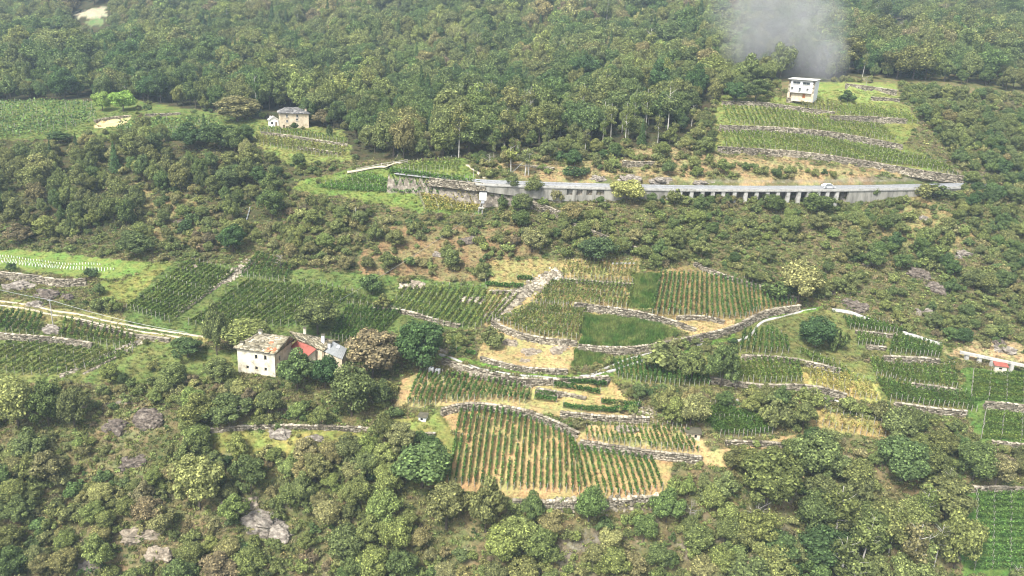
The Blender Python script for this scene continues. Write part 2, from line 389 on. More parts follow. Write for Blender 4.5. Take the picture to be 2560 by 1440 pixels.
BEIGE = noise_mat('beige_render', [(0.36, 0.29, 0.19), (0.56, 0.47, 0.34), (0.66, 0.58, 0.45)], 0.9, 9)
SLAB = island_mat('stone_slabs', [(0.13, 0.115, 0.085), (0.24, 0.215, 0.14), (0.33, 0.29, 0.2), (0.46, 0.42, 0.33)])
SLABBASE = noise_mat('roof_bed', [(0.06, 0.055, 0.04), (0.13, 0.12, 0.08)], 1.5)
REDSHEET = noise_mat('red_sheet_roof', [(0.2, 0.06, 0.042), (0.28, 0.085, 0.062), (0.3, 0.11, 0.085)], 0.8, 7, rough=0.7)
GREYSHEET = noise_mat('grey_corrugated_sheet', [(0.22, 0.23, 0.23), (0.36, 0.37, 0.37)], 0.8, 6, rough=0.7)
TILE = island_mat('orange_tiles', [(0.34, 0.12, 0.06), (0.48, 0.2, 0.1), (0.56, 0.27, 0.15)])
DARK = noise_mat('dark_opening', [(0.012, 0.012, 0.013), (0.03, 0.028, 0.027)], 1.0, 2, rough=0.6)
WOOD = noise_mat('weathered_wood', [(0.14, 0.1, 0.06), (0.3, 0.23, 0.15)], 2.0, 5)
ORANGE = noise_mat('orange_door', [(0.42, 0.15, 0.06), (0.5, 0.2, 0.09)], 2.0, 3)
GLASSD = noise_mat('window_pane', [(0.03, 0.04, 0.045), (0.07, 0.085, 0.09)], 1.0, 2, rough=0.25, spec=0.5)
WATER = noise_mat('white_water', [(0.25, 0.28, 0.29), (0.55, 0.57, 0.58)], 2.5, 5, rough=0.3, stretch=(3, 3, 0.6))

# ------------------------------------------------------------------ vineyards (photo polylines of the row heads and feet)
GRN = (0.08, 0.118, 0.03); DGR = (0.058, 0.098, 0.025); LGR = (0.115, 0.15, 0.04); OLV = (0.125, 0.135, 0.045); YEL = (0.2, 0.19, 0.06)
# name phrase, heads, feet, rows, tint, leaves per m, height, half width, fill, order words
PLOTS = [
('straw-covered lower vineyard',[(1154,1032),(1213,1027),(1304,1047),(1354,1068),(1421,1095),(1438,1119),(1532,1139),(1625,1154)],[(1122,1214),(1147,1214),(1297,1226),(1421,1232),(1519,1242),(1603,1242),(1655,1229)],34,(0.062,0.115,0.03),75,1.75,0.2,0.9),
('straw vineyard under the curving track wall',[(1052,939),(1120,942),(1200,953),(1260,962),(1326,976)],[(1020,1014),(1060,1019),(1119,1006),(1211,1003),(1312,1010)],22,(0.07,0.12,0.032),75,1.75,0.2,0.85),
('straw strip above the lower vineyard',[(1465,1079),(1560,1074),(1640,1072),(1715,1080)],[(1468,1102),(1560,1114),(1660,1127),(1745,1133)],22,(0.075,0.12,0.032),65,1.6,0.2,0.75),
('dark plot right of the small stone hut',[(1725,1022),(1790,1022),(1870,1040)],[(1800,1092),(1860,1095),(1930,1087)],13,DGR,85,1.7,0.3,0.95),
('tall-rowed centre-right vineyard',[(1652,691),(1735,692),(1800,698),(1870,715),(1985,757)],[(1630,788),(1700,788),(1790,800),(1860,798),(1900,780),(1988,768)],30,(0.062,0.108,0.03),75,1.8,0.22,0.92),
('topmost centre terrace',[(1412,661),(1590,663)],[(1405,697),(1580,710)],18,OLV,45,1.6,0.25,0.75),
('middle centre terrace',[(1385,706),(1580,718)],[(1330,762),(1565,772)],22,(0.09,0.12,0.036),50,1.6,0.26,0.85),
('lower centre terrace left of the bright grass',[(1330,768),(1464,778)],[(1240,804),(1320,838),(1440,852)],20,(0.1,0.13,0.04),50,1.6,0.26,0.85),
('round left-centre vineyard',[(1012,723),(1100,723),(1200,728),(1292,742)],[(968,772),(1040,785),(1105,816),(1190,824),(1232,803)],19,LGR,65,1.4,0.17,0.95),
('steep dark vineyard left of the stone channel',[(479,659),(530,672),(586,684)],[(318,776),(370,792),(424,806)],11,GRN,80,1.4,0.15,0.97),
('steep vineyard right of the stone channel',[(624,704),(700,714),(800,716),(880,738)],[(472,814),(560,822),(660,815),(760,815)],16,GRN,75,1.4,0.16,0.95),
('small vineyard at the channel head',[(648,640),(728,670)],[(604,692),(712,706)],8,DGR,75,1.8,0.25,0.97),
('vineyard behind the grey farm roof',[(872,772),(930,776),(1000,786)],[(828,848),(870,858),(940,850)],12,DGR,75,1.8,0.25,0.97),
('small plot below the round blue-green bush',[(850,729),(925,750)],[(835,755),(918,768)],6,GRN,65,1.6,0.35,0.9),
('dark plot under the track at the left edge',[(-20,780),(105,793)],[(-70,832),(85,842)],10,DGR,75,1.8,0.25,0.97),
('plot under the left dirt track',[(165,801),(250,812),(335,840)],[(155,850),(250,862),(332,872)],12,GRN,70,1.8,0.25,0.93),
('lowest left vineyard',[(30,860),(140,866),(250,872),(332,882)],[(-80,925),(30,935),(130,940),(215,925)],15,(0.095,0.125,0.036),65,1.4,0.17,0.9),
('plot right of the curving track',[(1535,906),(1600,902),(1680,906),(1765,936)],[(1545,945),(1600,957),(1680,966),(1772,968)],20,(0.058,0.11,0.028),75,1.75,0.3,0.95),
('plot left of the pale winding wall',[(1790,906),(1850,903),(1930,903),(1992,912)],[(1800,944),(1870,956),(1940,960),(2002,956)],16,GRN,70,1.7,0.32,0.93),
('plot inside the bend of the track',[(1862,832),(1920,826),(1962,850)],[(1850,880),(1910,886),(1970,884)],9,DGR,75,1.7,0.28,0.96),
('topmost right-hand terrace',[(2110,796),(2180,806),(2250,826)],[(2125,824),(2190,832),(2250,837)],14,DGR,75,1.6,0.35,0.96),
('terrace above the pale right-hand wall',[(2235,847),(2300,857),(2350,872)],[(2225,890),(2290,893),(2345,897)],12,DGR,75,1.7,0.38,0.96),
('little terrace left of the pale right-hand wall',[(2147,838),(2210,852)],[(2145,863),(2205,868)],7,GRN,70,1.6,0.35,0.95),
('terrace under the pale right-hand wall',[(2178,905),(2260,918),(2382,920)],[(2190,940),(2270,962),(2390,974)],18,GRN,70,1.7,0.36,0.95),
('lowest dark right-hand terrace',[(2192,952),(2290,977),(2412,988)],[(2225,1007),(2320,1019),(2440,1030)],18,DGR,75,1.7,0.36,0.97),
('plot beside the leafy thicket',[(2000,882),(2060,905),(2112,930)],[(2030,905),(2080,924),(2122,945)],8,GRN,65,1.6,0.36,0.93),
('yellowing right-hand plot',[(2010,924),(2100,938),(2172,962)],[(2040,965),(2110,983),(2190,1003)],12,YEL,55,1.5,0.36,0.8),
('dry plot above the lower right wood',[(2060,1032),(2150,1052),(2232,1072)],[(2040,1060),(2130,1085),(2212,1092)],12,YEL,35,1.2,0.3,0.6),
('green field by the red-roofed shed',[(2432,938),(2425,1004)],[(2600,948),(2600,1012)],7,GRN,60,1.5,0.4,0.97),
('second green field at the right edge',[(2462,1036),(2452,1098)],[(2600,1046),(2600,1108)],7,GRN,60,1.5,0.4,0.97),
('lowest field at the right edge',[(2440,1240),(2436,1425)],[(2610,1240),(2610,1425)],13,(0.07,0.13,0.035),60,1.5,0.4,0.97),
('upper vineyard below the tall white house',[(1808,270),(1900,273),(2000,286),(2085,299),(2195,315)],[(1825,309),(1935,317),(2070,331),(2160,346),(2236,353)],36,LGR,60,1.5,0.17,0.95),
('lower vineyard below the tall white house',[(1805,332),(1900,334),(2000,344),(2100,358),(2225,381)],[(1815,367),(1935,375),(2070,389),(2200,409),(2392,441)],44,LGR,60,1.5,0.17,0.95),
('vines right of the tall white house',[(2082,270),(2180,272),(2262,287)],[(2112,293),(2200,296),(2292,311)],16,LGR,55,1.8,0.4,0.93),
('vines just below the tall white house',[(2000,256),(2100,262)],[(2010,276),(2100,284)],10,OLV,50,1.7,0.4,0.9),
('short rows by the beige house',[(648,325),(720,330),(800,342),(865,356)],[(652,333),(720,339),(800,349),(868,363)],26,GRN,50,1.9,0.4,0.95),
('lower rows by the beige house',[(640,341),(720,353),(800,364),(862,373)],[(650,362),(730,377),(800,391),(855,395)],22,OLV,50,1.8,0.4,0.9),
('green field left of the transformer tower',[(905,437),(800,470)],[(1030,443),(1205,482)],9,(0.085,0.15,0.036),60,1.4,0.55,0.98),
('yellowish field beside the transformer tower',[(1042,484),(1062,527)],[(1205,490),(1198,532)],8,YEL,50,1.3,0.5,0.93),
('small vineyard above the road bend',[(1012,416),(1080,404),(1150,402)],[(1002,427),(1080,426),(1140,429)],14,LGR,50,1.6,0.4,0.93),
]
plot_polys = [list(p[1]) + list(p[2])[::-1] for p in PLOTS]

# ------------------------------------------------------------------ ground cover zones: photo polygon, colour, kind
STRAW = (0.34, 0.265, 0.14)
ZONES = [
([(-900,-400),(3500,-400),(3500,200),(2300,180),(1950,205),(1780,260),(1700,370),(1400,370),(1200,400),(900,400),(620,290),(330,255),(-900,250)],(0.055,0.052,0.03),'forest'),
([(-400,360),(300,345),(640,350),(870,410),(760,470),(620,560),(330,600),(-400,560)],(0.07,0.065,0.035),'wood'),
([(-400,252),(330,250),(640,300),(640,345),(300,345),(-400,360)],(0.12,0.15,0.05),'grass'),
([(-400,612),(0,622),(190,636),(378,657),(360,672),(300,698),(150,690),(0,674),(-400,650)],(0.15,0.2,0.06),'lawn'),
([(640,300),(860,325),(880,400),(740,420),(640,360)],(0.17,0.19,0.065),'grass'),
([(860,425),(1010,410),(1160,395),(1210,475),(1200,535),(1040,530),(900,500),(730,475),(760,450)],(0.13,0.17,0.05),'grass'),
([(1790,240),(2050,245),(2270,262),(2300,312),(2260,360),(2420,452),(2200,420),(1990,388),(1790,372)],(0.16,0.18,0.06),'grass'),
([(2030,205),(2240,208),(2250,262),(2040,250)],(0.19,0.22,0.075),'grass'),
([(1240,405),(1640,385),(1800,400),(2200,430),(2360,452),(2000,456),(1500,452),(1240,438)],(0.25,0.2,0.11),'dry'),
([(2150,520),(2330,500),(2400,540),(2420,640),(2340,640),(2200,560)],(0.22,0.185,0.09),'dry'),
([(930,560),(1300,560),(1330,660),(1010,715),(930,680)],(0.19,0.145,0.08),'dry'),
([(330,480),(560,520),(560,600),(330,600)],(0.19,0.16,0.08),'dry'),
([(385,655),(470,655),(330,760),(230,740),(250,700),(310,700)],(0.17,0.18,0.06),'grass'),
([(0,745),(520,830),(520,860),(330,850),(0,790)],(0.21,0.2,0.085),'grass'),
([(440,650),(1300,715),(1230,810),(960,860),(320,830),(300,780)],(0.1,0.13,0.045),'grass'),
([(-400,780),(350,850),(600,880),(600,950),(380,960),(-400,960)],(0.13,0.15,0.055),'grass'),
([(1230,650),(1600,650),(1590,780),(1440,865),(1210,810)],(0.25,0.21,0.1),'strawgrass'),
([(1620,680),(1740,660),(2000,755),(1990,775),(1880,800),(1810,815),(1620,800)],(0.22,0.175,0.085),'strawgrass'),
([(1580,686),(1652,684),(1628,770),(1570,772)],(0.1,0.17,0.04),'tallgrass'),
([(1455,785),(1560,790),(1660,815),(1700,835),(1590,872),(1520,876),(1450,868)],(0.1,0.17,0.04),'tallgrass'),
([(1440,880),(1510,885),(1500,920),(1435,915)],(0.12,0.2,0.045),'tallgrass'),
([(1240,815),(1330,850),(1440,860),(1430,930),(1200,905),(1190,880)],STRAW,'straw'),
([(1660,800),(1820,805),(1900,785),(1990,772),(1830,825),(1740,845)],(0.36,0.29,0.15),'strawgrass'),
([(1100,885),(1350,935),(1470,940),(1600,905),(1780,855),(1860,820),(1920,785),(2060,765),(2040,780),(1930,795),(1890,830),(1780,865),(1650,900),(1480,950),(1350,945),(1090,895)],(0.13,0.2,0.05),'grass'),
([(985,1018),(1000,950),(1060,932),(1330,965),(1345,1000),(1620,1045),(1600,1056),(1400,1045),(1330,1030),(1130,1015)],STRAW,'straw'),
([(1100,1040),(1160,1015),(1330,1040),(1450,1095),(1640,1145),(1690,1150),(1665,1250),(1290,1252),(1108,1222),(1150,1100)],(0.34,0.25,0.13),'straw'),
([(1450,1062),(1730,1068),(1770,1130),(1990,1085),(1990,1118),(1840,1120),(1830,1175),(1640,1140),(1450,1105)],STRAW,'straw'),
([(930,1060),(1100,1035),(1150,1110),(1130,1160),(1100,1100),(1000,1085)],(0.19,0.2,0.07),'grass'),
([(500,1080),(900,1075),(960,1100),(880,1130),(520,1150)],(0.2,0.2,0.07),'grass'),
([(1320,960),(1530,955),(1600,1030),(1330,1015)],(0.33,0.27,0.13),'straw'),
([(1530,890),(2020,880),(2450,960),(2450,1040),(2100,990),(1780,970),(1530,960)],(0.15,0.16,0.06),'grass'),
([(2000,930),(2200,960),(2200,1010),(2020,975)],(0.34,0.29,0.12),'strawgrass'),
([(2030,1020),(2240,1065),(2220,1100),(2020,1070)],(0.3,0.24,0.11),'strawgrass'),
([(1840,800),(2080,775),(2380,870),(2360,900),(2000,890),(1840,890)],(0.13,0.14,0.055),'grass'),
([(2400,920),(2700,930),(2700,1120),(2450,1120),(2420,1020)],(0.1,0.16,0.045),'grass'),
([(2400,1220),(2700,1220),(2700,1500),(2400,1440)],(0.1,0.17,0.045),'grass'),
([(2340,860),(2700,880),(2700,920),(2420,900)],(0.3,0.24,0.14),'dry'),
([(235,302),(330,292),(325,304),(262,322),(240,318)],(0.5,0.41,0.24),'bare'),
([(185,30),(262,16),(270,44),(190,42)],(0.34,0.31,0.24),'bare'),
([(215,48),(262,48),(258,66),(212,60)],(0.13,0.17,0.08),'bare'),
]
def zone_of(u, v, x=None, y=None):
    z = np.full(np.shape(u), -1)
    if x is None:                                      # stable wandering of the soft borders, from the ground position
        x = u * .1; y = v * .25
    ju = (fbm(x, y + 40, 9, 4) - .5) * 150; jv = (fbm(x + 80, y, 9, 4) - .5) * 90; su = (fbm(x, y, 3, 3) - .5) * 22; sv = (fbm(x + 50, y, 3, 3) - .5) * 14
    for k, (poly, c, t) in enumerate(ZONES):
        z[inpoly(u + ju, v + jv, poly) if t in ('dry', 'wood') else inpoly(u + su, v + sv, poly)] = k
    return z

# ------------------------------------------------------------------ the ground sheet
ta = np.concatenate([np.linspace(-1.0, -0.74, 45)[:-1], np.linspace(-0.74, 0.74, 520), np.linspace(0.74, 1.0, 45)[1:]])
tb = np.concatenate([np.linspace(GB[0], math.log(112), 40)[:-1], np.linspace(math.log(112), math.log(300), 470)[:-1], np.linspace(math.log(300), GB[-1], 170)])
TA, TB = np.meshgrid(ta, tb); TY = np.exp(TB); TX = TA * TY; TZ = hgt(TX.ravel(), TY.ravel()).reshape(TX.shape)
V = np.stack([TX, TY, TZ], -1).reshape(-1, 3)
nr, nc = TX.shape; idx = np.arange(nr * nc).reshape(nr, nc)
F = np.stack([idx[:-1, :-1], idx[:-1, 1:], idx[1:, 1:], idx[1:, :-1]], -1).reshape(-1, 4)
ter = mesh_np('hillside', V, F, True)
tu, tv, _ = project(V); jit = 6
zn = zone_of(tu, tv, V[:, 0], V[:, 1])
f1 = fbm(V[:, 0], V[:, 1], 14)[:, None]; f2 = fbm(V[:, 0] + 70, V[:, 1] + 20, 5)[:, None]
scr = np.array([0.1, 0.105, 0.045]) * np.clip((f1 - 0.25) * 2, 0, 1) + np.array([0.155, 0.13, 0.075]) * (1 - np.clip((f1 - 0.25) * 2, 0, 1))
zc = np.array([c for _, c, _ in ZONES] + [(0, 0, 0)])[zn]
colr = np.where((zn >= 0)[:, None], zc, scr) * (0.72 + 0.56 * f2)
ca_ = ter.color_attributes.new('ground_colour', 'FLOAT_COLOR', 'POINT')
ca_.data.foreach_set('color', np.concatenate([colr, np.ones((len(colr), 1))], 1).astype(np.float32).ravel())
m, nt, out = nm('ground_cover')
at_ = nt.nodes.new('ShaderNodeAttribute'); at_.attribute_name = 'ground_colour'
tc = nt.nodes.new('ShaderNodeTexCoord')
n1 = N(nt, 'ShaderNodeTexNoise', i_Scale=1.6, i_Detail=8.0, i_Roughness=0.7); nt.links.new(tc.outputs['Object'], n1.inputs['Vector'])
r1 = ramp(nt, [(0.25, (0.4, 0.42, 0.42)), (0.5, (1, 1, 1)), (0.75, (1.6, 1.5, 1.35))]); nt.links.new(n1.outputs[0], r1.inputs[0])
n2 = N(nt, 'ShaderNodeTexNoise', i_Scale=0.35, i_Detail=4.0); nt.links.new(tc.outputs['Object'], n2.inputs['Vector'])
r2 = ramp(nt, [(0.35, (0.8, 1.02, 0.8)), (0.65, (1.15, 0.98, 0.95))]); nt.links.new(n2.outputs[0], r2.inputs[0])
cc = mix(nt, mix(nt, at_.outputs['Color'], r1.outputs[0], 1.0, 'MULTIPLY'), r2.outputs[0], 1.0, 'MULTIPLY')
ge = nt.nodes.new('ShaderNodeNewGeometry'); sx = nt.nodes.new('ShaderNodeSeparateXYZ'); nt.links.new(ge.outputs['Normal'], sx.inputs[0])
r3 = ramp(nt, [(0.52, (1, 1, 1)), (0.66, (0, 0, 0))]); nt.links.new(sx.outputs['Z'], r3.inputs[0])
n3 = N(nt, 'ShaderNodeTexNoise', i_Scale=0.9, i_Detail=9.0, i_Roughness=0.7); nt.links.new(tc.outputs['Object'], n3.inputs['Vector'])
r4 = ramp(nt, [(0.3, (0.07, 0.06, 0.05)), (0.5, (0.2, 0.175, 0.14)), (0.68, (0.4, 0.36, 0.3))]); nt.links.new(n3.outputs[0], r4.inputs[0])
cc = mix(nt, cc, r4.outputs[0], r3.outputs[0])
b = nt.nodes.new('ShaderNodeBsdfDiffuse'); nt.links.new(cc, b.inputs[0])
bp = N(nt, 'ShaderNodeBump', i_Strength=0.8, i_Distance=0.35); nt.links.new(n1.outputs[0], bp.inputs['Height']); nt.links.new(bp.outputs[0], b.inputs['Normal'])
nt.links.new(b.outputs[0], out.inputs[0]); GROUND = m
tag(obj('hillside', ter, GROUND), 'steep terraced hillside of scrub, straw and meadow', None, None, 'structure')

# ------------------------------------------------------------------ dry-stone walls
BOXF = np.array([(0, 1, 5, 4), (1, 2, 6, 5), (3, 0, 4, 7), (4, 5, 6, 7), (0, 3, 2, 1)])
def frames(line):
    s = np.concatenate([[0], np.cumsum(np.linalg.norm(np.diff(line[:, :2], axis=0), axis=1))])
    t = np.gradient(line[:, :2], axis=0); t /= np.linalg.norm(t, axis=1)[:, None] + 1e-9
    return s, t
def stone_wall(line, h, label, rs, out=0.32, name='stone_wall', rubble=False, group='dry-stone terrace walls', cat='wall'):
    """core with a face of separate stones; line is the mid-height of the wall, left to right"""
    s, t = frames(line); L = s[-1]; nz = np.stack([t[:, 1], -t[:, 0]], -1)       # downhill side
    org = line[len(line) // 2].copy()
    f = lambda q, a: np.stack([np.interp(q, s, a[:, k]) for k in range(a.shape[1])], -1)
    th = 0.25 if not rubble else 0.5
    mb = MB()
    zb = -h / 2 - 0.5; zt = h / 2 + 0.05
    v, fc = [], []
    for k in range(len(line)):
        p = line[k]; o1 = nz[k] * (out - 0.02); o0 = nz[k] * (out - 0.02 - th * 2)
        v += [(p[0] + o1[0], p[1] + o1[1], p[2] + zb), (p[0] + o1[0], p[1] + o1[1], p[2] + zt), (p[0] + o0[0], p[1] + o0[1], p[2] + zt), (p[0] + o0[0], p[1] + o0[1], p[2] + zb)]
    for k in range(len(line) - 1):
        a = 4 * k; c = a + 4
        fc += [(a, c, c + 1, a + 1), (a + 1, c + 1, c + 2, a + 2), (a + 2, c + 2, c + 3, a + 3)]
    e = 4 * (len(line) - 1); fc += [(0, 1, 2, 3), (e + 3, e + 2, e + 1, e)]
    me = bpy.data.meshes.new(name); me.from_pydata([tuple(np.array(q) - org) for q in v], [], fc); me.update()
    root = obj(name, me, CORE, None, org); tag(root, label, cat, group, 'thing')
    # stones
    P = []
    z = zb + 0.2
    while z < zt - 0.1:
        ch = rs.uniform(0.24, 0.42); q = rs.uniform(-0.3, 0.1)
        while q < L:
            l = rs.uniform(0.3, 0.85)
            P.append((q + l / 2, l / 2 - 0.025, z + ch / 2 + rs.uniform(-0.04, 0.04), ch / 2 - 0.02, rs.uniform(0.03, 0.16), out, 0)); q += l
        z += ch
    q = 0
    while q < L:                                       # capstones
        l = rs.uniform(0.4, 1.1); P.append((q + l / 2, l / 2 - 0.02, zt + rs.uniform(0.0, 0.12), rs.uniform(0.06, 0.16), rs.uniform(0.08, 0.2), out, th * 2)); q += l
    P = np.array(P); P[:, 0] = np.clip(P[:, 0], 0, L)
    c = f(P[:, 0], line); tt = f(P[:, 0], t); nn = f(P[:, 0], nz)
    V8 = []
    for sx_, sn, sz in ((-1, 1, -1), (1, 1, -1), (1, 0, -1), (-1, 0, -1), (-1, 1, 1), (1, 1, 1), (1, 0, 1), (-1, 0, 1)):
        j = rs.uniform(-0.03, 0.03, (len(P), 3))
        off = np.where(sn == 1, P[:, 5] + P[:, 4], P[:, 5] - 0.1 - P[:, 6])
        V8.append(np.stack([c[:, 0] + tt[:, 0] * sx_ * P[:, 1] + nn[:, 0] * off, c[:, 1] + tt[:, 1] * sx_ * P[:, 1] + nn[:, 1] * off, c[:, 2] + P[:, 2] + sz * P[:, 3]], -1) + j)
    VV_ = np.stack(V8, 1).reshape(-1, 3) - org
    FF = (np.arange(len(P))[:, None, None] * 8 + BOXF[None]).reshape(-1, 4)
    st = obj('stones', mesh_np('stones', VV_, FF), STONE, root); st['kind'] = 'stuff'
    return root
rs_w = np.random.default_rng(11)
for (px, h, lab), w in zip(WALLS, wall_lines):
    stone_wall(w, h, lab, rs_w)
# loose rubble strips running down the slope and stone piles
def rubble(px, width, label, nst, rs, size=(0.2, 0.6), name='rubble_strip', mat_=None):
    g = ground([p[0] for p in px], [p[1] for p in px]); g = resample(g, step=0.8); s, t = frames(g); nz = np.stack([t[:, 1], -t[:, 0]], -1)
    q = rs.uniform(0, s[-1], nst); lat = rs.normal(0, width / 2.2, nst)
    x = np.interp(q, s, g[:, 0]) + np.interp(q, s, nz[:, 0]) * lat; y = np.interp(q, s, g[:, 1]) + np.interp(q, s, nz[:, 1]) * lat
    zz = hgt(x, y); hs_ = rs.uniform(*size, nst); C = np.stack([x, y, zz + hs_ * 0.15], -1); org = g[len(g) // 2]
    an = rs.uniform(0, 6.28, nst); ex = np.stack([np.cos(an), np.sin(an), rs.uniform(-.25, .25, nst)], -1) * hs_[:, None] * rs.uniform(0.7, 1.2, (nst, 1))
    ey = np.stack([-np.sin(an), np.cos(an), rs.uniform(-.25, .25, nst)], -1) * hs_[:, None] * rs.uniform(0.5, 0.9, (nst, 1)); ez = np.array([0, 0, 1.0]) * (hs_ * rs.uniform(0.35, 0.7, nst))[:, None]
    Vs = np.stack([C + a * ex + b_ * ey + c_ * ez + rs.uniform(-.05, .05, (nst, 3)) for a, b_, c_ in ((-1, -1, -1), (1, -1, -1), (1, 1, -1), (-1, 1, -1), (-.8, -.8, 1), (.8, -.8, 1), (.8, .8, 1), (-.8, .8, 1))], 1).reshape(-1, 3) - org
    FF = (np.arange(nst)[:, None, None] * 8 + np.array([(0, 1, 5, 4), (1, 2, 6, 5), (2, 3, 7, 6), (3, 0, 4, 7), (4, 5, 6, 7)])[None]).reshape(-1, 4)
    o = obj(name, mesh_np(name, Vs, FF), mat_ or STONE, None, org); return tag(o, label, 'stones', None, 'stuff')
rubble([(1228,802),(1262,768),(1293,741),(1330,716),(1355,703),(1400,680)], 2.4, 'broad rubble strip climbing between the centre vineyards', 900, rs_w)
rubble([(436,790),(482,756),(529,724),(556,706)], 0.8, 'narrow stone strip between the two steep left vineyards', 260, rs_w, (0.15, 0.4))
rubble([(556,706),(584,688),(605,670),(627,650)], 1.8, 'wide stone channel bed below the small waterfall', 320, rs_w, (0.2, 0.5))
rubble([(150,943),(215,912),(281,881),(352,851)], 0.7, 'stone strip slanting up beside the lowest left vineyard', 240, rs_w, (0.15, 0.4))
rubble([(210,935),(290,893),(362,853)], 0.5, 'thin second stone strip slanting up to the left track', 130, rs_w, (0.15, 0.35))
rubble([(1100,876),(1135,872)], 1.6, 'small pale heap of stones above the left end of the curving track', 120, rs_w, (0.2, 0.45), 'stone_heap')
rubble([(1150,748),(1210,750)], 1.6, 'low stone heap inside the round left-centre vineyard', 130, rs_w, (0.2, 0.5), 'stone_heap')
rubble([(1560,1015),(1640,1032)], 1.8, 'stone scree under the clipped vine hedges', 160, rs_w, (0.2, 0.5))
rubble([(1000,715),(1060,716)], 1.0, 'pale stones above the left-centre vineyard', 130, rs_w, (0.2, 0.5), 'stone_heap')
rubble([(1385,1275),(1660,1262)], 1.2, 'fallen stones below the straw-covered lower vineyard', 160, rs_w, (0.2, 0.5), 'stone_heap')

# ------------------------------------------------------------------ ribbons: kerbs, ruts, carriageway
def ribbon(name, px, off, wid, h, m, label=None, cat=None, kind=None, lift=0.0, line=None, step=1.0, base=0.3):
    g = ground([p[0] for p in px], [p[1] for p in px]) if line is None else np.asarray(line)
    g = resample(g, step=step)
    if line is None:
        for _ in range(3): g[1:-1] = (g[:-2] + 2 * g[1:-1] + g[2:]) / 4
    s, t = frames(g); nz = np.stack([-t[:, 1], t[:, 0]], -1)
    p0 = g[:, :2] + nz * (off - wid / 2); p1 = g[:, :2] + nz * (off + wid / 2)
    if line is None:
        z0 = hgt(p0[:, 0], p0[:, 1]); z1 = hgt(p1[:, 0], p1[:, 1]); z = np.maximum(z0, z1); 
        z = np.convolve(np.pad(z, 2, 'edge'), np.ones(5) / 5, 'valid')
    else: z = g[:, 2]
    org = g[len(g) // 2].copy(); k = len(g)
    Vt = np.concatenate([np.column_stack([p0, z - base]), np.column_stack([p1, z - base]), np.column_stack([p1, z + h + lift]), np.column_stack([p0, z + h + lift])]) - org
    i = np.arange(k - 1)
    FF = np.concatenate([np.stack([i + a * k, i + 1 + a * k, i + 1 + b_ * k, i + b_ * k], -1) for a, b_ in ((3, 2), (0, 3), (2, 1))] + [np.array([[0, 3 * k, 2 * k, k], [k - 1, 2 * k - 1, 3 * k - 1, 4 * k - 1]])])
    o = obj(name, mesh_np(name, Vt, FF), m, None, org); return tag(o, label, cat, None, kind or 'thing')
K1 = [(1098,886),(1150,906),(1220,926),(1300,940),(1360,943),(1440,941),(1475,940)]
ribbon('kerb', K1, 0, 0.55, 0.22, PALECONC, 'pale concrete kerb along the outer edge of the curving grass track', 'kerb')
ribbon('kerb', [(1478,938),(1500,927),(1530,913),(1570,898),(1620,884),(1660,878)], 0, 0.45, 0.2, PALECONC, 'pale kerb on the right-hand rise of the grass track', 'kerb')
ribbon('kerb', [(1475,942),(1530,926),(1600,902),(1668,880)], -0.3, 0.5, 0.25, PALECONC, 'second pale kerb joining the grass track from below', 'kerb')
ribbon('kerb', [(1742,864),(1770,858)], 0, 0.5, 0.25, PALECONC, 'short pale kerb piece beside the leafy thicket', 'kerb')
ribbon('kerb', [(1836,856),(1868,846),(1884,832),(1896,812),(1912,802),(1945,795)], 0, 0.55, 0.3, PALECONC, 'curved pale kerb inside the bend of the grass track', 'kerb')
ribbon('kerb', [(1945,795),(1990,783),(2040,772)], 0, 0.3, 0.15, PALECONC, 'thin pale kerb at the upper end of the grass track', 'kerb')
ribbon('water_channel', [(2080,776),(2130,786),(2195,808)], 0, 0.7, 0.45, PALECONC, 'upper straight white water channel below the rocky slope', 'channel')
ribbon('water_channel', [(2255,832),(2300,846),(2350,863)], 0, 0.7, 0.45, PALECONC, 'middle straight white water channel above the right-hand terraces', 'channel')
ribbon('path', [(-60,744),(0,753),(90,766),(180,783),(270,803),(350,819),(440,832),(520,843)], 0.0, 0.6, 0.05, DIRT, 'pale upper wheel rut of the left dirt track', None, 'structure', 0.06)
ribbon('path', [(-60,754),(0,763),(90,777),(180,794),(270,814),(350,829),(440,843),(470,848)], 0.0, 0.6, 0.05, DIRT, 'pale lower wheel rut of the left dirt track', None, 'structure', 0.06)
ribbon('path', [(1168,412),(1180,420),(1195,432),(1212,446)], 0, 1.2, 0.05, DIRT, 'short dirt path dropping to the road', None, 'structure', 0.05)
ribbon('path', [(2190,53),(2240,48),(2330,41)], 0, 3.0, 0.05, DIRT, 'pale forest track high on the right', None, 'structure', 0.3)
ribbon('kerb', [(1383,702),(1408,688)], 0, 0.5, 0.2, PALECONC, 'short white kerb beside the upper rubble strip', 'kerb')
ribbon('kerb', [(1530,660),(1588,660)], 0, 0.3, 0.3, PALECONC, 'thin white ledge above the topmost centre terrace', 'kerb')
for k, (pp, lab) in enumerate([([(1882,986),(1935,984),(1965,979)], 'white pipe lying below the middle-right terrace wall'), ([(1968,977),(2003,968)], 'short white pipe slanting up to the winding wall'), ([(2052,990),(2080,1000),(2107,1010)], 'white pipe on the bank between two round bushes'), ([(2232,1037),(2280,1041),(2315,1040)], 'white pipe under the lowest right-hand wall'), ([(1796,988),(1812,991)], 'tiny white pipe end in the grassy scrub'), ([(1840,1001),(1862,1006)], 'short white pipe piece in the dark scrub')]):
    ribbon('pipe', pp, 0, 0.28, 0.35, PALECONC, lab, 'pipe')

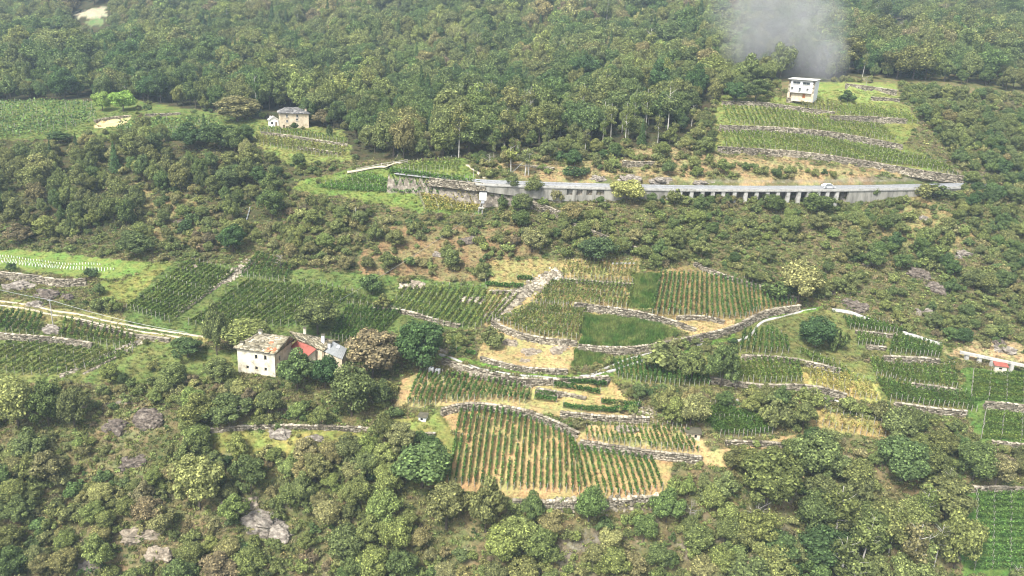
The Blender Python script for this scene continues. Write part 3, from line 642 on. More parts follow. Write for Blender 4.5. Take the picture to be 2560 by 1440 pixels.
# raised channel bridge at the right edge
ap = np.array([at(2400, 880, 31.6), at(2480, 897, 31.0), at(2560, 914, 30.4), at(2660, 936, 29.6)])
o = empty('water_channel', ap[1], 'raised white water channel on short piers above the red-roofed shed', 'channel')
mb = MB(); rp_ = resample(ap, step=2.0)
for a, b_ in zip(rp_[:-1], rp_[1:]):
    d = (b_ - a); d = d / np.linalg.norm(d); n_ = np.array([-d[1], d[0], 0]) * 0.45; zz = np.array([0, 0, 0.28])
    mb.prism([a - n_ - zz, b_ - n_ - zz, b_ + n_ - zz, a + n_ - zz], [a - n_ + zz, b_ - n_ + zz, b_ + n_ + zz, a + n_ + zz])
mb.build('trough', PALECONC, o, ap[1])
for u, v in ((2418, 886), (2450, 893), (2482, 901), (2530, 911)):
    q = at(u, v, np.interp(u, [2400, 2480, 2560], [31.3, 30.7, 30.1])); gz = hgt(q[0:1], q[1:2])[0]
    mb = MB(); mb.box((q[0], q[1], (q[2] + gz) / 2 - 0.5), (0.4, 0, 0), (0, 0.4, 0), (0, 0, max(0.6, (q[2] - gz) / 2 + 0.4))); mb.build('pier', PALECONC, o, ap[1])

# ------------------------------------------------------------------ road, viaduct, guardrail
mid = np.concatenate([road[:, :2] + nrm * (ROADW / 2), road[:, 2:3]], 1)
ribbon('road', None, 0, ROADW - 0.3, 0.03, ASPHALT, 'grey mountain road across the slope', None, 'structure', 0, mid, 3.0, 0.15)
def rix(u): return int(np.argmin(np.abs(ru - u)))
via = empty('viaduct', road[rix(1900)], 'long pale concrete road viaduct with short piers across the wooded slope', 'viaduct')
vo = road[rix(1900)].copy()
i0, i1 = rix(1200), rix(2440)
def strip(mb, ia, ib, o0, o1, z0, z1):
    """box strip along the road between two offsets from its edge; z may be callables of index"""
    f0 = z0 if callable(z0) else (lambda k: z0); f1 = z1 if callable(z1) else (lambda k: z1)
    for k in range(ia, ib):
        pts = []
        for q, zf in ((k, f0), (k + 1, f0)):
            pts.append((q, zf))
        a, b_ = k, k + 1
        P = lambda q, o_, z_: (road[q, 0] + nrm[q, 0] * o_, road[q, 1] + nrm[q, 1] * o_, road[q, 2] + z_)
        mb.prism([P(a, o0, f0(a)), P(b_, o0, f0(b_)), P(b_, o1, f0(b_)), P(a, o1, f0(a))], [P(a, o0, f1(a)), P(b_, o0, f1(b_)), P(b_, o1, f1(b_)), P(a, o1, f1(a))])
mb = MB(); strip(mb, i0, i1, -0.55, 3.6, -0.6, -0.06); mb.build('deck', PALECONC, via, vo)
mb = MB(); strip(mb, i0, i1, -0.62, 0.05, -0.4, 0.14); mb.build('parapet', PALECONC, via, vo)
def wallseg(ua, ub, o0=-0.3, o1=0.5, ex=1.2, z1=-0.61, name='retaining_wall', z0=None):
    mb = MB(); strip(mb, rix(ua), rix(ub), o0, o1, (lambda k: -drop[k] - ex) if z0 is None else z0, z1); return mb.build(name, CONCRETE, via, vo)
wallseg(1205, 1412); wallseg(1500, 1700); wallseg(2112, 2440)
# arcade with three niches
wallseg(1412, 1500, 0.6, 1.0, name='niche_back')
wallseg(1412, 1500, -0.3, 0.59, z1=lambda k: -drop[k] + 0.6, name='arcade_base')
for ua in (1414, 1440, 1466, 1492):
    k = rix(ua); p = road[k] + np.array([*nrm[k], 0]) * 0.12; t_ = np.array([*tan[k], 0])
    mb = MB(); mb.box(p + np.array([0, 0, -2.3]), t_ * 0.6, np.array([*nrm[k], 0]) * 0.42, (0, 0, 1.54)); mb.build('pillar', CONCRETE, via, vo)
for ua in (1702, 1730, 1757, 1783, 1809, 1838, 1866, 1893, 1920, 1946, 1972, 1999, 2023, 2047, 2070, 2094):
    k = rix(ua); f = (ua - ru[k]); p = road[k] + np.array([*nrm[k], 0]) * 0.15; t_ = np.array([*tan[k], 0]); p = p + t_ * f / 7.6
    gz = hgt(p[0:1], p[1:2])[0]; z1 = road[k, 2] - 0.61; z0 = min(gz, z1 - 3) - 1.2
    mb = MB(); mb.box((p[0], p[1], (z0 + z1) / 2), t_ * 0.55, np.array([*nrm[k], 0]) * 0.5, (0, 0, (z1 - z0) / 2)); mb.build('pier', PALECONC, via, vo)
gr = empty('guardrail', vo, 'long galvanised steel guardrail along the outer edge of the road', 'guardrail')
ig0, ig1 = rix(1195), rix(2400)
mb = MB(); strip(mb, ig0, ig1, -0.5, -0.42, 0.95, 1.3); mb.build('upper_rail', METAL, gr, vo)
mb = MB(); strip(mb, ig0, ig1, -0.5, -0.42, 0.5, 0.72); mb.build('lower_rail', METAL, gr, vo)
pm = None
for k in range(ig0, ig1):
    p = road[k] - np.array([*nrm[k], 0]) * 0.38
    if pm is None:
        mb = MB(); mb.box((0, 0, 0.8), (0.07, 0, 0), (0, 0.06, 0), (0, 0, 0.56)); po = mb.build('post', METAL, gr, (0, 0, 0)); pm = po.data
    else: po = obj('post', pm, METAL, gr)
    po.location = p - vo
# left road: stone retaining wall and rail on top
ia = rix(1075); ll = road[ia:rix(1205) + 1].copy(); hl = 2.0; ll[:, 2] -= hl / 2 + 0.1; ll[:, :2] -= nrm[ia:ia + len(ll)] * 0.1
stone_wall(ll, hl, 'stone retaining wall carrying the road left of the transformer tower', rs_w)
fen = empty('wire_fence', road[rix(1150)], 'dark post fence slanting down beside the road bend', 'fence')
fo = road[rix(1150)].copy(); fl = ground([1140, 1160, 1180, 1200, 1212], [450, 456, 463, 472, 480]); fl = resample(fl, step=2.2)
for p in fl:
    mb = MB(); mb.tube(p - (0, 0, .2), p + (0, 0, 1.2), 0.06); mb.build('post', WOOD, fen, fo)
mb = MB()
for a, b_ in zip(fl[:-1], fl[1:]): mb.tube(a + (0, 0, 1.05), b_ + (0, 0, 1.05), 0.04); mb.tube(a + (0, 0, .6), b_ + (0, 0, .6), 0.03)
mb.build('rail', WOOD, fen, fo)
# farm lane with a pale wooden railing, left of the road bend
lane = [(868,432),(905,425),(950,417),(1005,409)]
ribbon('path', lane, 0, 2.2, 0.02, DIRT, 'pale lane curving up behind the railing', None, 'structure', 0.06)
rl = resample(ground([892, 925, 960, 1000, 1018], [430, 424, 417, 411, 408]), step=2.6); ro = rl[0].copy()
rai = empty('wooden_railing', ro, 'pale wooden railing beside the lane left of the road bend', 'railing')
for p in rl:
    mb = MB(); mb.box(p + (0, 0, .55), (0.1, 0, 0), (0, 0.1, 0), (0, 0, .75)); mb.build('post', POST, rai, ro)
for hz in (0.55, 1.15):
    mb = MB()
    for a, b_ in zip(rl[:-1], rl[1:]): mb.tube(a + (0, 0, hz), b_ + (0, 0, hz), 0.09)
    mb.build('rail', POST, rai, ro)

# ------------------------------------------------------------------ buildings
def zat(x, y, v):                                     # height at which a vertical line through (x, y) meets photo row v
    lo, hi = -60.0, 200.0
    for _ in range(50):
        m_ = (lo + hi) / 2
        if project(np.array([x, y, m_]))[1] > v: lo = m_
        else: hi = m_
    return (lo + hi) / 2
def facade(root, org, p0, p1, z0, z1, opens, m, name='wall', depth=0.3, frame_m=None, pane=DARK, sill=True):
    """a wall face from p0 to p1 (xy) with recessed openings (s0, s1, za, zb, kind) in metres along it and above z0"""
    p0 = np.asarray(p0, float)[:2]; p1 = np.asarray(p1, float)[:2]; d = p1 - p0; L = np.linalg.norm(d); d /= L
    n_ = np.array([d[1], -d[0]])                        # outward for a wall seen left to right
    P = lambda s_, z_, o_=0.0: (*(p0 + d * s_ + n_ * o_), z_)
    xs = sorted({0, L, *[q for o_ in opens for q in o_[:2]]}); zs = sorted({z0, z1, *[z0 + q for o_ in opens for q in o_[2:4]]})
    mb = MB()
    for a, b_ in zip(xs[:-1], xs[1:]):
        for c, e in zip(zs[:-1], zs[1:]):
            cx, cz = (a + b_) / 2, (c + e) / 2 - z0
            if any(o_[0] < cx < o_[1] and o_[2] < cz < o_[3] for o_ in opens): continue
            mb.poly([P(a, c), P(b_, c), P(b_, e), P(a, e)])
    for a, b_, c, e, kd in opens:
        c += z0; e += z0
        for q in ([P(a, c), P(b_, c), P(b_, c, -depth), P(a, c, -depth)], [P(a, e, -depth), P(b_, e, -depth), P(b_, e), P(a, e)], [P(a, c, -depth), P(a, e, -depth), P(a, e), P(a, c)], [P(b_, c), P(b_, e), P(b_, e, -depth), P(b_, c, -depth)]):
            mb.poly(q)
    w = mb.build(name, m, root, org)
    for a, b_, c, e, kd in opens:
        c += z0; e += z0
        mb = MB(); mb.poly([P(a, c, -depth + .01), P(b_, c, -depth + .01), P(b_, e, -depth + .01), P(a, e, -depth + .01)])
        pm_ = {'d': DARK, 'w': pane, 'o': ORANGE, 'b': WOOD}[kd]
        wi = mb.build('door' if kd in 'ob' else 'window', pm_, root, org)
        if frame_m is not None and kd == 'w':
            mb = MB(); cx = (a + b_) / 2
            for s_, z_, hs_, hz_ in ((cx, c - .06, (b_ - a) / 2 + .12, .06), (cx, e + .06, (b_ - a) / 2 + .12, .06), (a - .06, (c + e) / 2, .06, (e - c) / 2), (b_ + .06, (c + e) / 2, .06, (e - c) / 2)):
                mb.box(P(s_, z_, .02), (*(d * hs_), 0), (*(n_ * .05), 0), (0, 0, hz_))
            mb.box(P(cx, (c + e) / 2, -depth + .05), (*(d * .035), 0), (*(n_ * .03), 0), (0, 0, (e - c) / 2)); mb.build('frame', frame_m, wi, org)
            if sill:
                mb = MB(); mb.box(P(cx, c - .16, .06), (*(d * ((b_ - a) / 2 + .2)), 0), (*(n_ * .12), 0), (0, 0, .04)); mb.build('sill', frame_m, wi, org)
    return w
def slab_roof(root, org, quads, rs, sz=(0.55, 0.9), base=SLABBASE, slab=SLAB, name='roof', patch=None):
    """roof planes given as quads (eave-left, eave-right, ridge-right, ridge-left), bedded with overlapping slabs"""
    mb = MB(); Vs = []; 
    for q in quads:
        q = [np.asarray(p, float) for p in q]; dn = np.array([0, 0, -.18])
        mb.prism([p + dn for p in q], q)
        L = max(np.linalg.norm(q[1] - q[0]), np.linalg.norm(q[2] - q[3])); H = max(np.linalg.norm(q[3] - q[0]), np.linalg.norm(q[2] - q[1]))
        nv = max(2, int(H / (sz[0] * 0.7))); nh = max(2, int(L / (sz[1] * 0.8)))
        nn = np.cross(q[1] - q[0], q[3] - q[0]); nn /= np.linalg.norm(nn)
        for j in range(nv):
            for i in range(nh):
                s_ = (i + rs.uniform(.1, .9)) / nh; t_ = (j + rs.uniform(.2, .8)) / nv
                c = (q[0] * (1 - s_) + q[1] * s_) * (1 - t_) + (q[3] * (1 - s_) + q[2] * s_) * t_
                e1 = q[1] - q[0]; e1 = e1 / (np.linalg.norm(e1) + 1e-6); e2 = np.cross(nn, e1); an = rs.uniform(-.25, .25)
                e1, e2 = e1 * math.cos(an) + e2 * math.sin(an), e2 * math.cos(an) - e1 * math.sin(an)
                a1 = e1 * sz[1] * rs.uniform(.35, .65); a2 = e2 * sz[0] * rs.uniform(.4, .65) + nn * rs.uniform(-.08, .02); th = rs.uniform(.03, .07); c = c + nn * rs.uniform(.03, .1)
                Vs.append([c - a1 - a2, c + a1 - a2, c + a1 + a2, c - a1 + a2, c - a1 - a2 + nn * th, c + a1 - a2 + nn * th, c + a1 + a2 + nn * th, c - a1 + a2 + nn * th])
    r = mb.build(name, base, root, org)
    Vs = np.array(Vs).reshape(-1, 3) - org
    FF = (np.arange(len(Vs) // 8)[:, None, None] * 8 + np.array([(0, 1, 5, 4), (1, 2, 6, 5), (2, 3, 7, 6), (3, 0, 4, 7), (4, 5, 6, 7)])[None]).reshape(-1, 4)
    st = obj('stone_slabs', mesh_np('stone_slabs', Vs, FF), slab, r); st['kind'] = 'stuff'
    return r
def chimney(root, org, p, w, h, m):
    mb = MB(); mb.box(np.asarray(p) + (0, 0, h / 2 - .4), (w / 2, 0, 0), (0, w / 2, 0), (0, 0, h / 2 + .4)); c = mb.build('chimney', m, root, org)
    mb = MB(); mb.box(np.asarray(p) + (0, 0, h + .08), (w / 2 + .12, 0, 0), (0, w / 2 + .12, 0), (0, 0, .07)); mb.build('cap', SLABBASE, c, org)
rs_b = np.random.default_rng(5)

# --- the farmhouse with its wings
bl = g1(596, 931); zE = zat(bl[0], bl[1], 868)          # eaves
fr = at(686, 881, zE); d = fr[:2] - bl[:2]; Wd = np.linalg.norm(d); d /= Wd; bk = np.array([-d[1], d[0]])
dep = 8.5; zf = bl[2] - 2.6
c0, c1 = bl[:2], fr[:2]; c2, c3 = c1 + bk * dep, c0 + bk * dep
fo_ = np.array([*((c0 + c2) / 2), zf]); fh = empty('farmhouse', fo_, 'old whitewashed farmhouse with lichen-covered stone roof and red sheet lean-to', 'house')
k_ = Wd / 9.0; zw = zE - zf; sc = (zE - bl[2]) / 6.2
def fx(px): return (px - 245) / 650 * Wd
def fz(py, px): return zw - (py - (620 + (px - 245) / 650 * 95)) / 7.11 / (62.0 / (zE - bl[2]))
ops = []
for x0, x1, y0, y1 in ((550, 597, 750, 825), (708, 755, 765, 845), (392, 436, 940, 995), (548, 592, 955, 1010), (708, 750, 975, 1035)):
    ops.append((fx(x0), fx(x1), fz(y1, x0), fz(y0, x0), 'w'))
for x0, x1 in ((548, 598), (708, 758)): ops.append((fx(x0), fx(x1), zw - .62, zw - .12, 'd'))
facade(fh, fo_, c0, c1, zf, zE, ops, PLASTER, frame_m=None)
facade(fh, fo_, c1, c2, zf, zE, [(2.0, 2.8, zw - 3, zw - 1.8, 'w')], BEIGE); facade(fh, fo_, c2, c3, zf, zE, [], BEIGE); facade(fh, fo_, c3, c0, zf, zE, [], BEIGE)
ov = 0.45; e0 = np.array([*(c0 - d * ov - bk * ov), zE - .1]); e1 = np.array([*(c1 + d * ov - bk * ov), zE - .1]); e2 = np.array([*(c2 + d * ov + bk * ov), zE - .1]); e3 = np.array([*(c3 - d * ov + bk * ov), zE - .1])
zR = zE + 2.3; rA = np.array([*(c0 + bk * dep / 2 + d * Wd * .36), zR]); rB = np.array([*(c1 + bk * dep / 2 + d * 1.5), zR + .1])
slab_roof(fh, fo_, [(e0, e1, rB, rA), (e3, e0, rA, rA + 1e-3), (e2, e3, rA, rB), (e1, e2, rB + (0, 0, .001), rB)], rs_b)
def tiles(q, nv, nh, par, name='tile_patch'):
    mb = MB(); q = [np.asarray(p, float) for p in q]; nn = np.cross(q[1] - q[0], q[3] - q[0]); nn /= np.linalg.norm(nn)
    for j in range(nv):
        for i in range(nh):
            if rs_b.random() < .2: continue
            cs = [(q[0] * (1 - s_) + q[1] * s_) * (1 - t_) + (q[3] * (1 - s_) + q[2] * s_) * t_ for s_, t_ in ((i / nh, j / nv), ((i + .92) / nh, j / nv), ((i + .92) / nh, (j + 1.05) / nv), (i / nh, (j + 1.05) / nv))]
            mb.prism([c + nn * .13 for c in cs], [c + nn * (.2 + rs_b.uniform(0, .05)) for c in cs])
    o_ = mb.build(name, TILE, par, fo_); o_['label'] = 'patch of orange clay tiles'; return o_
rp0 = lambda s_, t_: (e0 * (1 - s_) + e1 * s_) * (1 - t_) + (rA * (1 - s_) + rB * s_) * t_
tiles([rp0(.72, .04), rp0(.97, .04), rp0(.97, .3), rp0(.72, .3)], 5, 6, fh); tiles([rp0(.62, .5), rp0(.74, .45), rp0(.74, .6), rp0(.62, .62)], 3, 4, fh)
chimney(fh, fo_, np.array([*(c0 + d * .9 + bk * .8), zE - .2]), .75, 1.3, PLASTER)
chimney(fh, fo_, rA + np.array([*(d * 0.3), -.2]), .8, 1.0, PLASTER)
# wing behind to the right (stone roof), its red lean-to and the grey corrugated barn
zB = zE + 1.7
w0, w1 = at(724, 829, zB), at(832, 852, zB - .7); wv0, wv1 = at(745, 848, zE + .25), at(808, 878, zE - .45)
hb = np.array([w1[1] - w0[1], -(w1[0] - w0[0])]); hb /= -np.linalg.norm(hb) ; wb0 = np.array([*(w0[:2] + hb * 3.6), zE]); wb1 = np.array([*(w1[:2] + hb * 3.6), zE - .5])
slab_roof(fh, fo_, [(wv0, wv1, w1, w0), (wb1, wb0, w0, w1)], rs_b)
mb = MB()
for a, b_ in ((wv0, wv1), (wv1, wb1), (wb1, wb0), (wb0, wv0)):
    ins = (np.mean([wv0, wv1, wb0, wb1], 0) - (a + b_) / 2) * .06
    A_, B_ = a + ins - (0, 0, .25), b_ + ins - (0, 0, .25); mb.poly([(A_[0], A_[1], zf), (B_[0], B_[1], zf), B_, A_])
mb.build('wing_wall', BEIGE, fh, fo_)
chimney(fh, fo_, at(808, 853, zE + .9), .7, 1.6, WHITE); chimney(fh, fo_, at(762, 831, zB - .1), .6, 1.2, PLASTER)
def corrugated(q, n_, m, name, amp=.07, lab=None):
    q = [np.asarray(p, float) for p in q]; nn = np.cross(q[1] - q[0], q[3] - q[0]); nn /= np.linalg.norm(nn); v, f = [], []
    for i in range(n_ * 4 + 1):
        s_ = i / (n_ * 4); o_ = nn * amp * math.cos(i * math.pi / 2)
        a = q[0] * (1 - s_) + q[1] * s_ + o_; b_ = q[3] * (1 - s_) + q[2] * s_ + o_
        v += [a - fo_, b_ - fo_, a - nn * .12 - fo_, b_ - nn * .12 - fo_]
    for i in range(n_ * 4):
        k = 4 * i; f += [(k, k + 4, k + 5, k + 1), (k + 2, k + 3, k + 7, k + 6), (k, k + 2, k + 6, k + 4), (k + 1, k + 5, k + 7, k + 3)]
    me = bpy.data.meshes.new(name); me.from_pydata([tuple(p) for p in v], [], f); me.update(); o_ = obj(name, me, m, fh)
    if lab: o_['label'] = lab
    return o_
q_red = [at(725, 866, zE - 1.7), at(766, 894, zE - 1.9), at(791, 873, zE - .35), at(748.5, 848, zE - .05)]
corrugated(q_red, 9, REDSHEET, 'lean_to_roof', .035, 'faded red sheet metal lean-to roof')
q_gry = [at(809, 878, zE - .6), at(856, 899, zE - .9), at(868, 871, zE + .25), at(833, 853.5, zE + .8)]
corrugated(q_gry, 10, GREYSHEET, 'barn_roof', .14, 'grey corrugated barn roof')
for q in (q_red, q_gry):
    mb = MB(); ctr = np.mean(q, 0)
    for i in range(4):
        a = q[i] + (ctr - q[i]) * .08 - (0, 0, .3); b_ = q[(i + 1) % 4] + (ctr - q[(i + 1) % 4]) * .08 - (0, 0, .3)
        mb.poly([(a[0], a[1], zf - 1), (b_[0], b_[1], zf - 1), b_, a])
    mb.build('barn_wall', BEIGE if q is q_gry else PLASTER, fh, fo_)
sq = [np.asarray(p) for p in q_gry]; sp = lambda s_, t_: (sq[0] * (1 - s_) + sq[1] * s_) * (1 - t_) + (sq[3] * (1 - s_) + sq[2] * s_) * t_ + (0, 0, .16)
mb = MB(); mb.prism([sp(.42, .62), sp(.6, .62), sp(.6, .85), sp(.42, .85)], [sp(.42, .62) + (0, 0, .08), sp(.6, .62) + (0, 0, .08), sp(.6, .85) + (0, 0, .08), sp(.42, .85) + (0, 0, .08)]); mb.build('skylight', METAL, fh, fo_)
chimney(fh, fo_, sp(.08, .45), .6, 1.0, WHITE)

# --- tall white house (upper right)
b0 = g1(1967, 244); zT = zat(b0[0], b0[1], 198)
q0 = np.array([b0[0], b0[1]]); d = np.array([math.cos(R(-31)), math.sin(R(-31))]); Wd = 9.3; q1 = q0 + d * Wd; bk = np.array([-d[1], d[0]]); zf = b0[2] - 1.0; org = np.array([*q0, zf])
wh = empty('tall_house', org, 'tall flat-roofed white house with stone base beneath the smoke', 'house')
H_ = zT - zf; sX = lambda px: (px - 525) / 360 * Wd; sZ = lambda py: H_ - (py - 285) / 310 * (zT - b0[2])
zs = sZ(497)
up_ops = [(sX(582), sX(678), sZ(352) - zs, sZ(314) - zs, 'w'), (sX(715), sX(812), sZ(358) - zs, sZ(318) - zs, 'w'), (sX(566), sX(594), sZ(448) - zs, sZ(412) - zs, 'w'), (sX(672), sX(700), sZ(482) - zs, sZ(418) - zs, 'w'), (sX(778), sX(806), sZ(456) - zs, sZ(418) - zs, 'w')]
facade(wh, org, q0, q1, zf + zs, zT, up_ops, WHITE, frame_m=PALECONC, pane=GLASSD)
facade(wh, org, q0, q1, zf, zf + zs, [(sX(735), sX(775), sZ(585), sZ(515), 'o'), (sX(560), sX(580), sZ(585), sZ(515), 'b')], BEIGE, name='stone_base')
dp = 7.0; q2 = q1 + bk * dp; q3 = q0 + bk * dp
facade(wh, org, q1, q2, zf, zT, [(3.2, 3.9, H_ - 4.6, H_ - 3.7, 'w'), (4.4, 5.1, H_ - 2.4, H_ - 1.5, 'w')], WHITE); facade(wh, org, q2, q3, zf, zT, [], WHITE); facade(wh, org, q3, q0, zf, zT, [], WHITE)
for cc_, nn_ in ((q0, 1), (q1, -1)):
    mb = MB()
    for k in range(11):
        wq = .55 if k % 2 else .8; zc = zf + zs + .3 + k * (zT - zf - zs - .6) / 10.5
        mb.box((*(cc_ + d * nn_ * wq / 2 - bk * .02), zc), (*(d * wq / 2), 0), (*(bk * .05), 0), (0, 0, .24))
    mb.build('corner_stones', STONE, wh, org)
mb = MB(); rr = [q0 - d * .5 - bk * .7, q1 + d * .5 - bk * .7, q2 + d * .5 + bk * .3, q3 - d * .5 + bk * .3]
mb.prism([(*p, zT + (.02 if i < 2 else .45)) for i, p in enumerate(rr)], [(*p, zT + (.18 if i < 2 else .6)) for i, p in enumerate(rr)]); rf = mb.build('roof', PALECONC, wh, org)
mb = MB(); mb.prism([(*(p + bk * (.05 if i < 2 else 0)), zT - .12) for i, p in enumerate(rr[:2] + [rr[1] + bk * .3, rr[0] + bk * .3])], [(*(p + bk * (.05 if i < 2 else 0)), zT + .01) for i, p in enumerate(rr[:2] + [rr[1] + bk * .3, rr[0] + bk * .3])]); mb.build('gutter', DARK, rf, org)
mb = MB(); mb.box((*((q0 + q1) / 2 - bk * .5), zf + zs + .05), (*(d * Wd * .42), 0), (*(bk * .5), 0), (0, 0, .08)); mb.build('balcony_slab', PALECONC, wh, org)

# --- beige house (upper left) with its white annex
b0 = g1(700, 322); zT = zat(b0[0], b0[1], 282.5)
q0 = b0[:2]; d = np.array([math.cos(R(19)), math.sin(R(19))]); Wd = 10.6; q1 = q0 + d * Wd; bk = np.array([-d[1], d[0]]); zf = b0[2] - 1.2; org = np.array([*q0, zf])
bh = empty('stone_house', org, 'two-storey beige stone house with grey slab roof above short vine rows', 'house')
H_ = zT - zf; sX = lambda px: (px - 460) / 515 * Wd; sZ = lambda py, px: H_ - (py - (332 + (px - 460) / 515 * 42)) / 300 * (zT - b0[2])
ops = [(sX(x0), sX(x1), sZ(y1, x0), sZ(y0, x0), kd) for x0, x1, y0, y1, kd in ((578, 603, 370, 410, 'w'), (758, 785, 390, 430, 'w'), (578, 603, 475, 510, 'w'), (750, 780, 460, 490, 'w'), (515, 550, 560, 640, 'b'), (565, 605, 590, 645, 'b'))]
facade(bh, org, q0, q1, zf, zT, ops, BEIGE, frame_m=PALECONC, pane=GLASSD)
dp = 7.5; q2 = q1 + bk * dp; q3 = q0 + bk * dp
for a, b_ in ((q1, q2), (q2, q3), (q3, q0)): facade(bh, org, a, b_, zf, zT, [], BEIGE)
E0, E1, E2, E3 = [np.array([*p, zT - .05]) for p in (q0 - d * .4 - bk * .4, q1 + d * .4 - bk * .4, q2 + d * .4 + bk * .4, q3 - d * .4 + bk * .4)]
RA = np.array([*((q0 + q3) / 2 + d * 2.6), zT + 1.7]); RB = np.array([*((q1 + q2) / 2 - d * 2.6), zT + 1.7])
GSLAB = island_mat('grey_slabs', [(0.12, 0.12, 0.12), (0.22, 0.215, 0.21), (0.33, 0.32, 0.3)])
slab_roof(bh, org, [(E0, E1, RB, RA), (E3, E0, RA, RA + 1e-3), (E2, E3, RA, RB), (E1, E2, RB + (0, 0, 1e-3), RB)], rs_b, slab=GSLAB)
chimney(bh, org, np.array([*(q1 - d * .9 + bk * 1.5), zT + .3]), .6, 1.3, BEIGE)
a0 = g1(672, 318); zA = zat(a0[0], a0[1], 301); r0 = a0[:2]; r1 = r0 + d * 3.6; zf = a0[2] - .8; orA = np.array([*r0, zf])
an_ = empty('annex', orA, 'small white gabled annex at the left of the beige house', 'outbuilding')
facade(an_, orA, r0, r1, zf, zA, [(.9, 1.6, zA - zf - 1.5, zA - zf - .5, 'w'), (2.4, 3.2, .8, zA - zf - .6, 'b')], WHITE)
r2 = r1 + bk * 5; r3 = r0 + bk * 5
for a, b_ in ((r1, r2), (r2, r3), (r3, r0)): facade(an_, orA, a, b_, zf, zA, [], WHITE)
ap0 = np.array([*((r0 + r1) / 2), zA + 1.1]); ap1 = np.array([*((r2 + r3) / 2), zA + 1.1])
mb = MB(); mb.poly([(*r0, zA), (*r1, zA), ap0]); mb.poly([(*r2, zA), (*r3, zA), ap1]); mb.build('gable', WHITE, an_, orA)
for s_, (ea, eb) in ((-1, (r0, r3)), (1, (r1, r2))):
    mb = MB(); A_ = np.array([*(ea + d * s_ * .3 - bk * .3), zA - .15]); B_ = np.array([*(eb + d * s_ * .3 + bk * .3), zA - .15]); C_, D_ = ap1 + np.array([*(bk * .3), 0.05]), ap0 + np.array([*(-bk * .3), 0.05])
    up_ = np.array([0, 0, .14]); mb.prism([A_, B_, C_, D_], [A_ + up_, B_ + up_, C_ + up_, D_ + up_]); mb.build('roof', PALECONC, an_, orA)
chimney(an_, orA, ap0 + np.array([*(-d * 1.0 + bk * 1.0), -.4]), .5, 1.0, WHITE)

# --- red-roofed shed, transformer tower, little huts
def shed(u, v, w, dp, h, rise, label, name, wm, rm, az=0.0, opens=(), door=None):
    b = g1(u, v); zf = b[2] - .5; zt = b[2] + h; d = np.array([math.cos(az), math.sin(az)]); bk = np.array([-d[1], d[0]])
    q0 = b[:2] - d * w / 2; q1 = q0 + d * w; q2 = q1 + bk * dp; q3 = q0 + bk * dp; org = np.array([*b[:2], zf]); o = empty(name, org, label, 'hut')
    facade(o, org, q0, q1, zf, zt, [(a, b_, c + .5, e + .5, kd) for a, b_, c, e, kd in opens], wm, depth=.2)
    for a, b_ in ((q1, q2), (q2, q3), (q3, q0)): facade(o, org, a, b_, zf, zt, [], wm)
    rr = [q0 - d * .25 - bk * .3, q1 + d * .25 - bk * .3, q2 + d * .25 + bk * .2, q3 - d * .25 + bk * .2]
    mb = MB(); mb.prism([(*p, zt - .02 + (0 if i < 2 else rise)) for i, p in enumerate(rr)], [(*p, zt + .1 + (0 if i < 2 else rise)) for i, p in enumerate(rr)])
    mb.build('roof', rm, o, org)
    for p, q in ((q1, q2), (q3, q0)):
        mb = MB(); hi, lo = (q, p) if p is q1 else (p, q); mb.poly([(*lo, zt), (*hi, zt), (*hi, zt + rise)]); mb.build('gable', wm, o, org)
    return o
shed(2499, 934, 2.6, 2.6, 1.9, .7, 'small white shed with a red tiled roof under the raised channel', 'shed', PLASTER, REDSHEET, -.25, ((.9, 1.6, 1.0, 1.5, 'd'),))
shed(1055, 1054, 1.6, 1.5, 1.1, .2, 'tiny white stone box with slab roof left of the lower vineyard', 'well_house', WHITE, SLABBASE, -.2, ((.4, 1.0, .2, .8, 'd'),))
shed(1732, 1100, 2.9, 2.2, 1.6, .25, 'small stone hut with a dark window among straw-strip vine rows', 'stone_hut', BEIGE, SLABBASE, -.12, ((1.7, 2.2, .5, 1.3, 'd'), (.4, .9, .1, 1.2, 'b')))
for u, v, lab in ((1078, 930, 'left of two white cube water tanks beside the large dark tree'), (1094, 934, 'right of two white cube water tanks beside the large dark tree')):
    b = g1(u, v); o = empty('water_tank', b, lab, 'tank', 'white cube water tanks'); mb = MB(); mb.box(b + (0, 0, .62), (.52, -.1, 0), (.1, .52, 0), (0, 0, .52)); mb.build('tank', WHITE, o, b)
    mb = MB(); mb.box(b + (0, 0, .05), (.58, -.1, 0), (.1, .58, 0), (0, 0, .07)); mb.build('pallet', WOOD, o, b); mb = MB(); mb.tube(b + (0, 0, 1.12), b + (0, 0, 1.24), .16); mb.build('lid', DARK, o, b)
b = g1(1205, 536); o = empty('transformer_tower', b, 'white box on tall white mast beside the yellowish field', 'mast')
zt_ = zat(b[0], b[1], 478); mb = MB(); mb.tube(b - (0, 0, .5), (b[0] + .2, b[1], zt_ - .3), .17, .13, 8); mb.build('mast', PALECONC, o, b)
mb = MB(); mb.box((b[0] + .1, b[1] - .5, zt_ - 1.3), (1.05, 0, 0), (0, .45, 0), (0, 0, 1.25)); mb.build('box', WHITE, o, b)
mb = MB(); mb.box((b[0] + .1, b[1] - .5, zt_ + .02), (1.2, 0, 0), (0, .6, 0), (0, 0, .07)); mb.build('box_roof', DARK, o, b)
mb = MB(); mb.box((b[0] + .1, b[1] - .45, zt_ - 3.1), (.5, 0, 0), (0, .35, 0), (0, 0, .38)); mb.build('small_box', METAL, o, b)
mb = MB(); mb.box((b[0] - .3, b[1] - .2, b[2] + 2.0), (.9, 0, 0), (0, .3, 0), (0, 0, .12)); mb.build('platform', PALECONC, o, b)
mb = MB(); mb.tube((b[0] - 1.1, b[1] - .2, b[2] - .3), (b[0] - 1.1, b[1] - .2, b[2] + 2.1), .07); mb.build('leg', PALECONC, o, b)

